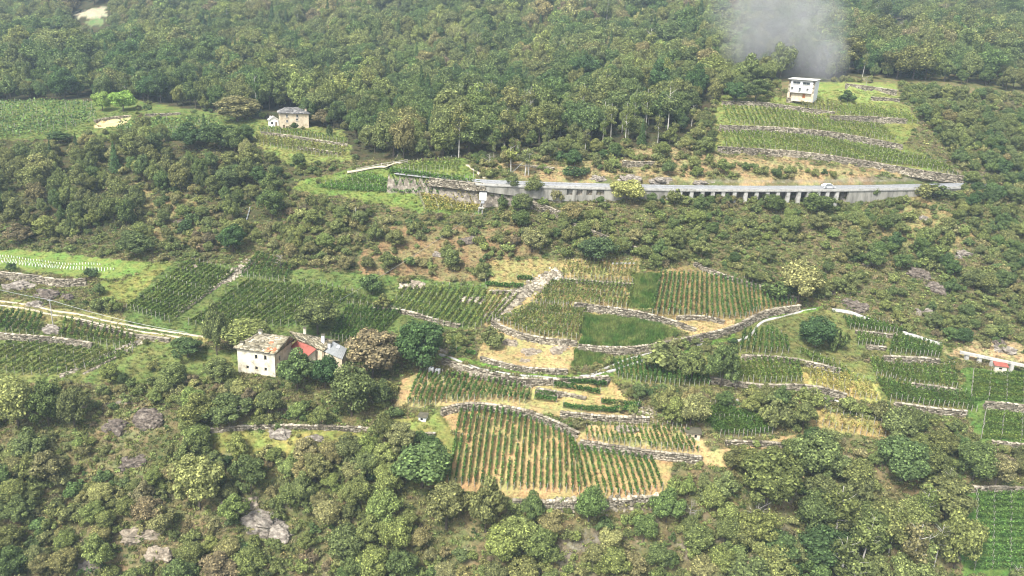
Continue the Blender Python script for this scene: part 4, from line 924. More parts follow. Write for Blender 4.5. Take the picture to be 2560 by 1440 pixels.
# ------------------------------------------------------------------ car on the road
k = rix(2078); cpos = road[k] + np.array([*nrm[k], 0]) * 1.9; t3 = np.array([*tan[k], 0]); n3_ = np.array([*nrm[k], 0]); up3 = np.array([0, 0, 1.0])
car = empty('parked_car', cpos, 'small white car on the road above the viaduct piers', 'car')
prof = [(-2.0, .35), (2.0, .35), (2.05, .75), (1.3, .95), (.6, 1.45), (-1.1, 1.48), (-1.85, 1.0), (-2.05, .8)]
mb = MB(); mb.prism([cpos + t3 * x + up3 * z - n3_ * .85 for x, z in prof], [cpos + t3 * x + up3 * z + n3_ * .85 for x, z in prof]); mb.build('body', WHITE, car, cpos)
for s_ in (-1, 1):
    mb = MB(); mb.prism([cpos + t3 * x + up3 * z + n3_ * s_ * .84 for x, z in ((1.1, .98), (.52, 1.4), (-1.05, 1.42), (-1.6, 1.0))], [cpos + t3 * x + up3 * z + n3_ * s_ * .87 for x, z in ((1.1, .98), (.52, 1.4), (-1.05, 1.42), (-1.6, 1.0))]); mb.build('side_window', GLASSD, car, cpos)
    for x in (-1.25, 1.3):
        mb = MB(); mb.tube(cpos + t3 * x + up3 * .33 + n3_ * s_ * .7, cpos + t3 * x + up3 * .33 + n3_ * s_ * .92, .33, None, 12); mb.build('wheel', DARK, car, cpos)

# ------------------------------------------------------------------ poles, wires, waterfall, field posts
def pole(u, v, vt, r, label, m=PALECONC, arm=True, lean=0.0):
    b = g1(u, v); zt = zat(b[0], b[1], vt); t = np.array([b[0] + lean, b[1], zt]); o = empty('utility_pole', b, label, 'pole', 'utility poles'); mb = MB(); mb.tube(b - (0, 0, .4), t, r, r * .7, 7); mb.build('shaft', m, o, b)
    if arm: mb = MB(); mb.box(t - (0, 0, .25), (.5, 0, 0), (0, .06, 0), (0, 0, .06)); mb.build('crossarm', METAL, o, b)
    return t
tp1 = pole(1321, 438, 384, .16, 'tall white utility pole behind the road wall')
pole(1318, 430, 405, .12, 'shorter white pole close beside the tall one', arm=False, lean=-.1)
tp2 = pole(133, 815, 749, .14, 'slim concrete pole on the rocky knoll below the left track')
pole(1184, 443, 428, .1, 'thin pole at the end of the short dirt path', arm=False)
tp3 = pole(890, 558, 518, .1, 'thin pale pole in the bushes below the green field', arm=False)
def wire(a, b, sag, label, r=.035):
    a = np.asarray(a); b = np.asarray(b); mb = MB(); n_ = 24; P = [a + (b - a) * k / n_ - np.array([0, 0, sag * 4 * (k / n_) * (1 - k / n_)]) for k in range(n_ + 1)]
    for p, q in zip(P[:-1], P[1:]): mb.tube(p, q, r, None, 4)
    return tag(mb.build('overhead_wire', METAL, None, (a + b) / 2), label, 'wire')
b = g1(1205, 536); wire((b[0], b[1], zat(b[0], b[1], 520)), g1(845, 772) + (0, 0, 2.2), 1.0, 'thin cable running from the transformer tower down to the left-centre vines', .02)
wire(tp2, g1(-120, 742) + (0, 0, 6), .6, 'wire from the left pole to the left edge'); wire(tp2, g1(470, 850) + (0, 0, 2.0), .8, 'wire from the left pole down along the track')
wire(tp1 - (0, 0, .2), g1(1280, 432) + (0, 0, .2), .3, 'slanting stay wire of the tall white utility pole', .05)
wf = ground([627, 624, 621, 617], [518, 530, 540, 552]); wf = resample(wf, step=.5); wf[:, 1] -= .5
s_, t_ = frames(wf); v = []; f = []
for i, p in enumerate(wf):
    w_ = .16 + .06 * math.sin(i * 1.7); v += [p + (-w_, 0, .25), p + (w_ * .2, -.25, .4), p + (w_, 0, .25)]
for i in range(len(wf) - 1): f += [(3 * i, 3 * i + 1, 3 * i + 4, 3 * i + 3), (3 * i + 1, 3 * i + 2, 3 * i + 5, 3 * i + 4)]
me = bpy.data.meshes.new('waterfall'); me.from_pydata([tuple(p) for p in v], [], f); tag(obj('waterfall', me, WATER), 'thin white waterfall in the dark cleft above the stone channel', 'waterfall')

# ------------------------------------------------------------------ vine rows
def leaf_mat_geo(name):
    m = LEAF.copy(); m.name = name
    for nd in m.node_tree.nodes:
        if nd.type == 'ATTRIBUTE': nd.attribute_type = 'GEOMETRY'
    return m
LEAFG = leaf_mat_geo('vine_leaves_far')
def quads(C, hs, rs, up=0.4, nrm_=None, asp=0.75):
    """small leaf-cluster faces at C, half size hs, normals scattered around nrm_ (or upward)"""
    k = len(C); n_ = rs.normal(0, 1, (k, 3)); n_ /= np.linalg.norm(n_, axis=1)[:, None]
    if nrm_ is not None: n_ = n_ * 0.75 + nrm_
    n_[:, 2] += up; n_ /= np.linalg.norm(n_, axis=1)[:, None] + 1e-9
    a = np.cross(n_, rs.normal(0, 1, (k, 3))); a /= np.linalg.norm(a, axis=1)[:, None] + 1e-9; b_ = np.cross(n_, a)
    a = a * hs[:, None]; b_ = b_ * hs[:, None] * asp
    Vq = np.stack([C - a - b_ * .35, C + b_ * -1.0, C + a + b_ * .2, C + b_], 1).reshape(-1, 3)
    return Vq, np.arange(4 * k).reshape(-1, 4)
ORD = ['first', 'second', 'third', 'fourth', 'fifth', 'sixth', 'seventh', 'eighth', 'ninth', 'tenth', 'eleventh', 'twelfth', 'thirteenth', 'fourteenth', 'fifteenth', 'sixteenth', 'seventeenth', 'eighteenth', 'nineteenth']
TEN = {20: 'twent', 30: 'thirt', 40: 'fort', 50: 'fift', 60: 'sixt', 70: 'sevent', 80: 'eight', 90: 'ninet'}
def ordinal(i):
    if i < 20: return ORD[i - 1]
    if i >= 100: return ('%d' % i) + ('th' if i % 100 in (11, 12, 13) else {1: 'st', 2: 'nd', 3: 'rd'}.get(i % 10, 'th'))
    return TEN[i // 10 * 10] + ('ieth' if i % 10 == 0 else 'y-' + ORD[i % 10 - 1])
rs_v = np.random.default_rng(21)
rows = []
for pl in PLOTS:
    nm_, hd, ft, nr_, tint, dens, vh, hw, fill = pl
    H0 = resample(ground([p[0] for p in hd], [p[1] for p in hd]), n=nr_); F0 = resample(ground([p[0] for p in ft], [p[1] for p in ft]), n=nr_)
    for i in range(nr_):
        a, b_ = H0[i], F0[i]; L = np.linalg.norm((b_ - a)[:2]); k = max(3, int(L / .6) + 1); s_ = np.linspace(0, 1, k)
        line = a[None] * (1 - s_[:, None]) + b_[None] * s_[:, None]; line[:, 2] = hgt(line[:, 0], line[:, 1])
        u, v, w = project(line[k // 2]); l3 = np.hypot(*(np.array(project(b_)[:2]) - np.array(project(a)[:2])))
        rows.append(dict(plot=pl, i=i, line=line, L=L, size=(l3 + 5) * vh * FPX / w))
for hd, lab in (([(1388,957),(1450,961),(1516,968)], 'topmost clipped vine hedge right under the curving track wall'), ([(1384,970),(1440,976),(1500,988)], 'second clipped vine hedge under the curving track wall'), ([(1338,986),(1390,992)], 'small upper vine hedge left of the low stone edge'), ([(1336,999),(1391,1006)], 'small lower vine hedge on straw left of the low stone edge'), ([(1407,1020),(1470,1030),(1530,1033),(1592,1027)], 'long curved vine hedge above the straw ledge'), ([(1502,1011),(1560,1018),(1600,1022)], 'short dark vine hedge at the right end above the straw ledge'), ([(1213,716),(1260,720),(1308,722)], 'vine hedge beside the rubble strip'), ([(1292,700),(1332,704)], 'little vine hedge at the top of the rubble strip'), ([(1142,882),(1190,892)], 'dark hedge above the left end of the curving track')):
    line = resample(ground([p[0] for p in hd], [p[1] for p in hd]), step=.6)
    rows.append(dict(plot=('', 0, 0, 1, (0.05, 0.1, 0.026), 130, 1.5, .4, 1.0), i=0, line=line, L=np.linalg.norm((line[-1] - line[0])[:2]), size=1e9, label=lab))
rows.sort(key=lambda r: -r['size'])
post_me = None
farV, farT, farP = [], [], []
for ri, r in enumerate(rows):
    nm_, hd, ft, nr_, tint, dens, vh, hw, fill = r['plot']; line = r['line']; s_, t_ = frames(line); L = max(s_[-1], .5)
    ind = ri < 300
    far = project(line[0])[2] > 215
    nl = int(L * dens * (0.55 if far else 1.0) * (1.0 if ind else .8)); q = rs_v.uniform(0, L, nl)
    vig = fbm(q * 1.0 + r['i'] * 7.3, q * 0 + ri * 3.1, 1.1, 2)
    keep = vig > np.quantile(vig, 1 - fill) - 0.001 if fill < 1 else np.ones(nl, bool); q = q[keep]; vig = vig[keep]
    c = np.stack([np.interp(q, s_, line[:, k]) for k in range(3)], -1); tt = np.stack([np.interp(q, s_, t_[:, k]) for k in range(2)], -1)
    lat = rs_v.normal(0, hw * .6, len(q)); hh = (.42 + (vh * (.75 + .5 * vig) - .42) * rs_v.beta(1.6, 1.2, len(q)))
    c[:, 0] += -tt[:, 1] * lat; c[:, 1] += tt[:, 0] * lat; c[:, 2] += hh
    Vq, Fq = quads(c, rs_v.uniform(.1, .22, len(q)) * (1.25 if far else 1.0), rs_v, .5)
    tn = 1.25 * np.array(tint) * rs_v.uniform(.85, 1.18) * np.array([rs_v.uniform(.92, 1.1), 1, 1])
    pq = np.arange(0, L + .01, max(2.2, L / max(1, round(L / 4.2))))
    pts = np.stack([np.interp(pq, s_, line[:, k]) for k in range(3)], -1)
    if ind:
        org = line[len(line) // 2]; lab = r.get('label')
        if not lab:
            hor = abs(hd[0][0] - hd[-1][0]) < 60 and abs(hd[0][1] - hd[-1][1]) > 20
            lab = '%s vine row from %s in the %s' % (ordinal(r['i'] + 1), 'top' if hor else 'left', nm_)
        o = empty('vine_row', org, lab, 'vines', ('vine rows of the ' + nm_) if nm_ else 'clipped vine hedges')
        fo2 = obj('foliage', mesh_np('foliage', Vq - org, Fq), LEAF, o); fo2['tint'] = [float(x) for x in tn]
        if post_me is None:
            mb = MB(); mb.box((0, 0, .85), (.045, 0, 0), (0, .045, 0), (0, 0, 1.15)); post_me = bpy.data.meshes.new('post'); post_me.from_pydata(mb.v, [], mb.f); post_me.materials.append(POST)
        for k in ([0, len(pts) - 1] if len(pts) > 1 else [0]):
            po = obj('end_post', post_me, None, o); po.location = pts[k] - org; po.rotation_euler = (rs_v.normal(0, .05), rs_v.normal(0, .05), rs_v.uniform(0, 3)); po.scale = (1, 1, rs_v.uniform(.9, 1.1))
        if len(pts) > 2:
            mb = MB()
            for p in pts[1:-1]: mb.box(p + (rs_v.normal(0, .04), rs_v.normal(0, .04), .85), (.035, 0, 0), (0, .035, 0), (0, 0, 1.1))
            po = mb.build('posts', POST, o, org); po['kind'] = 'stuff'
    else:
        farV.append(Vq); farT.append(np.repeat(tn[None], len(Vq), 0)); farP.append(pts)
Vq = np.concatenate(farV); me = mesh_np('vine_rows', Vq, np.arange(len(Vq)).reshape(-1, 4)); T4 = np.concatenate(farT)
at2 = me.color_attributes.new('tint', 'FLOAT_COLOR', 'POINT'); at2.data.foreach_set('color', np.concatenate([T4, np.ones((len(T4), 1))], 1).astype(np.float32).ravel())
tag(obj('vine_rows', me, LEAFG), 'remaining far and small vine rows of the terraces', 'vines', None, 'stuff')
# dark pergola vines with pale posts on the left plateau
pv = []
X = rs_v.uniform(-330, -60, 60000); Y = rs_v.uniform(272, 350, 60000); u, v, w = project(np.stack([X, Y, hgt(X, Y)], -1))
k = (inpoly(u, v, [(-60,262),(120,254),(230,262),(245,300),(130,338),(-60,352)]) | inpoly(u, v, [(300,308),(520,298),(560,318),(470,352),(380,345),(290,330)])) & (np.abs(((X * .35 + Y) % 2.6) - 1.3) < .75)
X, Y = X[k], Y[k]; c = np.stack([X, Y, hgt(X, Y) + rs_v.uniform(.5, 1.9, len(X))], -1)
Vq, Fq = quads(c, rs_v.uniform(.25, .5, len(c)), rs_v, .6)
me = mesh_np('plateau_vines', Vq, Fq); tn = np.repeat(np.array([[0.1, 0.16, 0.055]]) * rs_v.uniform(.8, 1.25, (len(c), 1)), 4, 0)
at2 = me.color_attributes.new('tint', 'FLOAT_COLOR', 'POINT'); at2.data.foreach_set('color', np.concatenate([tn, np.ones((len(tn), 1))], 1).astype(np.float32).ravel())
tag(obj('plateau_vines', me, LEAFG), 'dense dark green vines on the left plateau', 'vines', None, 'stuff')
mb = MB(); kk = rs_v.choice(len(c), 130, replace=False)
for i in kk: p = c[i]; z = hgt(p[0:1], p[1:2])[0]; mb.box((p[0], p[1], z + 1.1), (.045, 0, 0), (0, .045, 0), (0, 0, 1.2))
for P in farP:
    for p in P: mb.box(p + (0, 0, .8), (.04, 0, 0), (0, .04, 0), (0, 0, 1.0))
tag(mb.build('vine_posts', POST), 'pale posts of the far vine rows', 'posts', None, 'stuff')
# young vines: rows of white guard tubes in the bright green field
mb = MB()
for a, b_, n_ in (((-40,639),(250,662),42), ((-40,645),(285,675),44), ((-40,651),(262,677),40), ((-40,657),(130,670),22)):
    p0, p1 = g1(*a), g1(*b_)
    for s_ in np.linspace(0, 1, n_):
        p = p0 * (1 - s_) + p1 * s_ + rs_v.normal(0, .05, 3); p[2] = hgt(p[0:1], p[1:2])[0]; mb.box(p + (0, 0, .25), (.06, 0, 0), (0, .06, 0), (0, 0, .3))
tag(mb.build('vine_guards', WHITE), 'rows of little white guard tubes on the bright green field', 'tubes', None, 'stuff')

# ------------------------------------------------------------------ trees: forms
def sph(k, rs):
    d = rs.normal(0, 1, (k, 3)); return d / np.linalg.norm(d, axis=1)[:, None]
def crown_lobes(rs, cz, rad, nl, lr, per, leaf, zmin=-.45, inner=.12, up=.35):
    rad = np.array(rad); D = sph(nl * 4, rs); D = D[D[:, 2] > zmin][:nl]; Cs = D * rad * rs.uniform(.4, .98, (len(D), 1)); Cs[:, 2] += cz
    P, Nn = [], []
    for c in Cs:
        d = sph(per * 2, rs); o = c - np.array([0, 0, cz]); o = o / (np.linalg.norm(o) + 1e-6); d = d[d @ o > -.35][:per]
        r = lr * rs.uniform(.55, 1.3); P.append(c + d * r * rs.uniform(.62, 1.08, (len(d), 1)) * np.array([1, 1, .85])); Nn.append(d)
    P = np.concatenate(P); Nn = np.concatenate(Nn)
    if inner:
        k = int(len(P) * inner); P = np.concatenate([P, sph(k, rs) * rad * rs.uniform(.1, .7, (k, 1)) + (0, 0, cz)]); Nn = np.concatenate([Nn, sph(k, rs)])
    P[:, 2] = np.maximum(P[:, 2], .15)
    return quads(P, rs.uniform(*leaf, len(P)), rs, up, Nn)
def branch_mesh(segs):
    mb = MB()
    for p, q, a, b_ in segs: mb.tube(p, q, a, b_, 6)
    me = bpy.data.meshes.new('trunk'); me.from_pydata(mb.v, [], mb.f); me.update(); return me
def limbs(rs, h, r, n_, spread, z0, z1, lean=.2):
    top = np.array([rs.normal(0, lean), rs.normal(0, lean), h]); S_ = [(np.array([0, 0, -.6]), top * .5, r, r * .7), (top * .5, top, r * .7, r * .25)]
    for k in range(n_):
        t = rs.uniform(z0, z1); a = k * 2.4 + rs.uniform(-.4, .4); b0 = top * t; b1 = b0 + np.array([math.cos(a) * spread, math.sin(a) * spread, rs.uniform(.5, 1.0) * spread]); S_.append((b0, b1, r * .4, r * .12))
        b2 = b1 + np.array([math.cos(a + .7) * spread * .5, math.sin(a + .7) * spread * .5, spread * .4]); S_.append((b1, b2, r * .13, r * .05))
    return branch_mesh(S_)
FORMS = {}      # kind -> list of (trunk mesh, crown mesh, height, radius)
def addform(kind, trunk, VF, h, r, bark=BARK):
    trunk.materials.append(bark); cm = mesh_np('crown', *VF); cm.materials.append(LEAF); FORMS.setdefault(kind, []).append((trunk, cm, h, r))
rf = np.random.default_rng(77)
for k in range(7):
    w_ = rf.uniform(.88, 1.15)
    addform('broadleaf', limbs(rf, 5.6, .2, 6, 1.7, .4, .85), crown_lobes(rf, 4.5, (3.1 * w_, 3.1 * w_, 3.2), 30 + 2 * k, rf.uniform(.9, 1.25), 230, (.09, .25), -.7), 8.3, 3.9 * w_)
for k in range(5):
    addform('shrub', limbs(rf, 1.6, .06, 5, .7, .2, .8), crown_lobes(rf, 1.1, (1.4, 1.4, 1.05), 15, rf.uniform(.42, .62), 95, (.07, .19), -.5), 2.5, 1.85)
for k in range(3):
    addform('birch', limbs(rf, 10.2, .14, 9, 1.0, .45, .92, .5), crown_lobes(rf, 7.2, (1.25, 1.25, 3.6), 18, .85, 80, (.1, .22), -.85, .1, -.1), 11.5, 2.1, BIRCH)
for k in range(2):
    P, Nn = [], []
    for z in np.arange(1.2, 11.6, .42):
        rr = (11.8 - z) * .27 + .12; n_ = int(26 + rr * 42); a = rf.uniform(0, 6.28, n_); q = rr * np.sqrt(rf.uniform(.15, 1, n_)) * (1 + .25 * np.cos(a * 7 + z * 5)); P.append(np.stack([np.cos(a) * q, np.sin(a) * q, z - q * .35 + rf.normal(0, .1, n_)], -1)); Nn.append(np.stack([np.cos(a), np.sin(a), a * 0 + .5], -1))
    P = np.concatenate(P); addform('spruce', limbs(rf, 11.6, .17, 2, .5, .3, .5, .05), quads(P, rf.uniform(.14, .3, len(P)), rf, .5, np.concatenate(Nn)), 12, 3.0)
P = sph(1500, rf) * np.array([.62, .62, 2.7]) * rf.uniform(.75, 1.02, (1500, 1)); P[:, 0] *= 1 - np.clip(P[:, 2], 0, 3) * .22; P[:, 1] *= 1 - np.clip(P[:, 2], 0, 3) * .22
addform('cypress', limbs(rf, 4, .12, 1, .2, .4, .5, .02), quads(P + (0, 0, 2.8), rf.uniform(.08, .18, 1500), rf, .6, P / 2), 5.5, .65)
def bare_tree(rs, h, n_=11):
    S_ = [(np.array([0, 0, -.5]), np.array([.2, 0, h]), .09, .03)]
    for k in range(n_):
        t = rs.uniform(.25, .95); a = rs.uniform(0, 6.28); l = h * rs.uniform(.25, .5) * (1.15 - t * .6); p = np.array([.2 * t, 0, h * t]); q = p + np.array([math.cos(a) * l, math.sin(a) * l, l * rs.uniform(.1, .7)]); S_.append((p, q, .035, .016))
        for j in range(3):
            s_ = rs.uniform(.4, 1); b0 = p + (q - p) * s_; a2 = a + rs.uniform(-1, 1); l2 = l * .45; S_.append((b0, b0 + np.array([math.cos(a2) * l2, math.sin(a2) * l2, l2 * rs.uniform(-.1, .6)]), .018, .008))
    return branch_mesh(S_)

# ------------------------------------------------------------------ where things grow
PROT = [p for p in plot_polys] + [
 [(590,862),(700,815),(765,822),(866,866),(862,905),(800,880),(690,890),(688,925),(660,945),(592,935)],         # farmhouse
 [(1955,186),(2040,186),(2040,250),(1955,250)], [(668,276),(768,276),(768,312),(668,322)],                        # houses
 [(1195,445),(2400,448),(2400,474),(1900,482),(1700,480),(1400,484),(1195,466)], [(985,426),(1200,440),(1200,470),(985,440)],   # road
 [(2112,472),(2300,470),(2250,488),(2112,500)], [(1408,470),(1500,470),(1500,492),(1408,492)],
 [(860,400),(1020,398),(1020,432),(860,440)],
 [(1195,474),(1222,474),(1222,532),(1195,532)], [(2395,872),(2600,890),(2600,935),(2470,940),(2395,895)],
 [(1098,882),(1300,930),(1480,932),(1660,868),(1670,884),(1480,952),(1300,956),(1098,905)], [(1836,862),(1880,835),(1900,792),(2050,764),(2050,780),(1930,806),(1880,855)],
 [(2075,770),(2360,858),(2360,872),(2075,790)], [(-60,735),(520,825),(520,855),(-60,770)], [(-400,610),(380,652),(300,702),(-400,660)],
 [(0,690),(220,690),(220,720),(0,720)], [(1575,684),(1655,682),(1630,775),(1565,775)], [(1450,780),(1700,820),(1600,878),(1440,872)],
 [(1190,815),(1440,855),(1435,935),(1190,900)], [(985,1020),(1010,935),(1340,960),(1345,1010),(1630,1040),(1600,1058),(1330,1030)],
 [(1110,1030),(1160,1012),(1450,1090),(1680,1150),(1662,1240),(1290,1240),(1112,1212)], [(1450,1062),(1760,1068),(1800,1155),(1640,1140),(1450,1105)],
 [(1030,1030),(1075,1030),(1075,1065),(1030,1065)], [(1795,255),(2270,255),(2420,455),(2100,425),(1790,392)], [(2030,205),(2245,208),(2245,258),(2035,250)],
 [(610,512),(634,512),(628,556),(606,556)], [(425,800),(620,640),(640,650),(450,805)], [(1068,915),(1104,915),(1104,938),(1068,938)],
 [(115,742),(150,742),(150,820),(115,820)], [(235,300),(330,290),(320,310),(240,322)], [(180,12),(270,12),(270,66),(180,62)], [(640,318),(870,340),(880,398),(640,370)],
 [(-60,255),(240,250),(250,305),(140,345),(-60,360)], [(880,425),(1215,470),(1200,530),(1040,530),(760,480)], [(1000,398),(1160,395),(1150,432),(1000,430)],
 [(320,660),(480,650),(880,725),(1300,715),(1240,815),(960,790),(830,780),(320,800)], [(300,1020),(430,1020),(430,1090),(250,1085)], [(2190,46),(2330,34),(2330,41),(2190,53)],
 [(2090,742),(2200,742),(2180,790),(2095,782)], [(2255,665),(2330,675),(2370,745),(2290,745)], [(2380,605),(2430,620),(2450,665),(2400,660)], [(585,1265),(660,1270),(735,1345),(640,1345)], [(270,1330),(430,1335),(430,1410),(300,1400)], [(250,1140),(375,1140),(375,1185),(290,1185)], [(660,1070),(730,1070),(730,1105),(660,1105)], [(0,712),(190,712),(190,765),(0,755)],
 [(1310,380),(1335,380),(1335,435),(1310,435)], [(1720,1070),(1755,1070),(1755,1105),(1720,1105)],
]
SOFT = [[(1195,440),(1700,440),(1700,500),(1195,490)], [(1700,440),(2110,440),(2110,498),(1700,492)]]
def clear(base, h, r, polys=PROT, tol=0):
    """True where a plant of this height would not stand in front of something that stays in view"""
    ok = np.ones(len(base), bool)
    for fz, fr in ((.02, 0), (.35, 0), (.7, 0), (.97, 0), (.6, .75), (.6, -.75)):
        p = base.copy(); p[:, 2] += h * fz; p[:, 0] += r * fr; u, v, w = project(p)
        for q in polys:
            qa = np.asarray(q); m = (u > qa[:, 0].min()) & (u < qa[:, 0].max()) & (v > qa[:, 1].min()) & (v < qa[:, 1].max())
            if m.any(): k = np.where(m)[0]; ok[k[inpoly(u[k], v[k], q)]] = False
    return ok
def grid(x0, x1, y0, y1, s, rs, amax=.86):
    gx, gy = np.meshgrid(np.arange(x0, x1, s), np.arange(y0, y1, s)); gx = gx + (np.arange(gx.shape[0])[:, None] % 2) * s / 2
    x = (gx + rs.uniform(-.42, .42, gx.shape) * s).ravel(); y = (gy + rs.uniform(-.42, .42, gx.shape) * s).ravel(); k = np.abs(x / y) < amax
    x, y = x[k], y[k]; return np.stack([x, y, hgt(x, y)], -1)
PAL = np.array([(0.065, 0.105, 0.042), (0.1, 0.14, 0.052), (0.138, 0.16, 0.062), (0.175, 0.205, 0.072), (0.195, 0.19, 0.085), (0.17, 0.145, 0.085), (0.265, 0.27, 0.11), (0.21, 0.29, 0.075)])
NAMES = ['dark green', 'mid green', 'olive green', 'light green', 'dry olive', 'brownish', 'pale-yellow', 'bright green']
def pick(x, y, w, rs, sc=16.0):
    """palette index: weights w, clumped in space"""
    r = np.clip((fbm(x + 300, y + 100, sc, 2) - .5) * 1.5 + .5, 0, .999) * .45 + rs.random(len(x)) * .55
    c = np.cumsum(w) / np.sum(w); return np.minimum(np.searchsorted(c, r), len(w) - 1)
KZ = [t for _, _, t in ZONES] + ['scrub']
rt = np.random.default_rng(31)
plants = []      # dicts of arrays: kind, base, h, r, colour index
def sow(kind, base, h, r, ci):
    plants.append((kind, base, h, r, ci))
# the forest and the left wood
B = grid(-760, 760, 225, 900, 6.1, rt); u, v, w = project(B); zk = np.array(KZ)[zone_of(u, v, B[:, 0], B[:, 1])]
k = ((zk == 'forest') | ((B[:, 1] > 345) & (zk != 'bare'))) | (zk == 'wood'); B = B[k]; zk = zk[k]; u = u[k]
near = zk == 'wood'
h = np.where(near, rt.uniform(5, 10.5, len(B)), 6.5 + 10 * rt.random(len(B)) ** 1.4 * (.5 + fbm(B[:, 0], B[:, 1], 30, 2))); r = h * rt.uniform(.3, .52, len(B))
k = clear(B, h, r); B, h, r, near = B[k], h[k], r[k], near[k]
ci = np.where(near, pick(B[:, 0], B[:, 1], [3, 4, 4, 3, 2, 1, .6], rt), pick(B[:, 0], B[:, 1], [4, 5, 4, 3, 1.6, .9, .7], rt, 45))
fu, fv, _ = project(B); bz = inpoly(fu, fv, [(1130,300),(1500,255),(1820,330),(1760,400),(1130,412)])
kd = np.where(bz & (rt.random(len(B)) < .4), 'birch', '')
ci = np.where(kd == 'birch', 3, ci)
kd = np.where(kd == 'birch', 'birch', np.where(rt.random(len(B)) < .04, 'spruce', np.where(rt.random(len(B)) < .02, 'birch', 'broadleaf')))
for q in ('broadleaf', 'birch', 'spruce'): sow(q, B[kd == q], h[kd == q] * (1.15 if q != 'broadleaf' else 1), r[kd == q] * (.5 if q != 'broadleaf' else 1), ci[kd == q] if q != 'spruce' else ci[kd == q] * 0)
# scattered trees on the scrub slopes and the bottom woods
B = grid(-260, 260, 108, 330, 3.9, rt); u, v, w = project(B); zk = np.array(KZ)[zone_of(u, v, B[:, 0], B[:, 1])]
low = v > 985 + 60 * np.clip((1300 - u) / 900, 0, 1); pr = np.zeros(len(B))
cl = fbm(B[:, 0] + 11, B[:, 1], 13, 2)
pr[zk == 'scrub'] = np.where(low, np.clip((cl - .2) * 3.4, .15, .97), np.clip((cl - .36) * 2.8, .1, .75))[zk == 'scrub']
pr[(zk == 'scrub') & (u > 1750) & (v > 1120)] = .97
pr[(zk == 'scrub') & (u > 2200) & (v < 520) & (v > 300)] = .9
pr[(zk == 'scrub') & (u > 1150) & (u < 1800) & (v < 400)] = .75
pr[zk == 'dry'] = .2
k = rt.random(len(B)) < pr; B, u, v, low = B[k], u[k], v[k], low[k]
h = np.where(low, rt.uniform(3.6, 8.2, len(B)), rt.uniform(3.0, 6.4, len(B))); h = np.where((u > 1850) & (v > 1200), h * 1.45, h); r = h * rt.uniform(.42, .56, len(B))
k = clear(B, h, r); 
kk = ~k; h2 = h * .55; r2 = r * .55; k2 = clear(B, h2, r2); h = np.where(k, h, h2); r = np.where(k, r, r2); k = k | k2
B, h, r, low, u, v = B[k], h[k], r[k], low[k], u[k], v[k]
ci = np.where(u > 1750, pick(B[:, 0], B[:, 1], [3, 4, 4, 3, 1.5, .6, .6], rt, 12), pick(B[:, 0], B[:, 1], [2.2, 3.2, 4, 3, 3, .9, 1.8], rt, 11))
bi = (rt.random(len(B)) < .3) & (u > 2080) & (v > 1200) | (rt.random(len(B)) < .45) & (u > 1180) & (u < 1480) & (v < 420)
sow('birch', B[bi], h[bi] * 1.3 + 2, r[bi] * .62, np.where(ci[bi] > 4, 3, np.maximum(ci[bi], 2))); sow('broadleaf', B[~bi], h[~bi], r[~bi], ci[~bi])
# shrubs
B = grid(-250, 250, 108, 335, 2.1, rt); u, v, w = project(B); zk = np.array(KZ)[zone_of(u, v, B[:, 0], B[:, 1])]; cl = fbm(B[:, 0] + 60, B[:, 1] + 5, 9, 3); pr = np.zeros(len(B))
pr[zk == 'scrub'] = np.clip((cl - .15) * 1.9, .2, .95)[zk == 'scrub']; pr[zk == 'wood'] = .4; pr[zk == 'dry'] = .5; pr[zk == 'grass'] = .035; pr[zk == 'forest'] = .05
k = rt.random(len(B)) < pr; B, u, v = B[k], u[k], v[k]; h = rt.uniform(1.1, 3.0, len(B)) * (.7 + .6 * rt.random(len(B))); r = h * rt.uniform(.55, .85, len(B))
k = clear(B, h, r); h = np.where(k, h, h * .5); r = np.where(k, r, r * .5); k = k | clear(B, h, r); B, h, r = B[k], h[k], r[k]
sow('shrub', B, h, r, pick(B[:, 0], B[:, 1], [1.8, 3, 4, 2.6, 3.6, 1.4, 1.2], rt, 9))
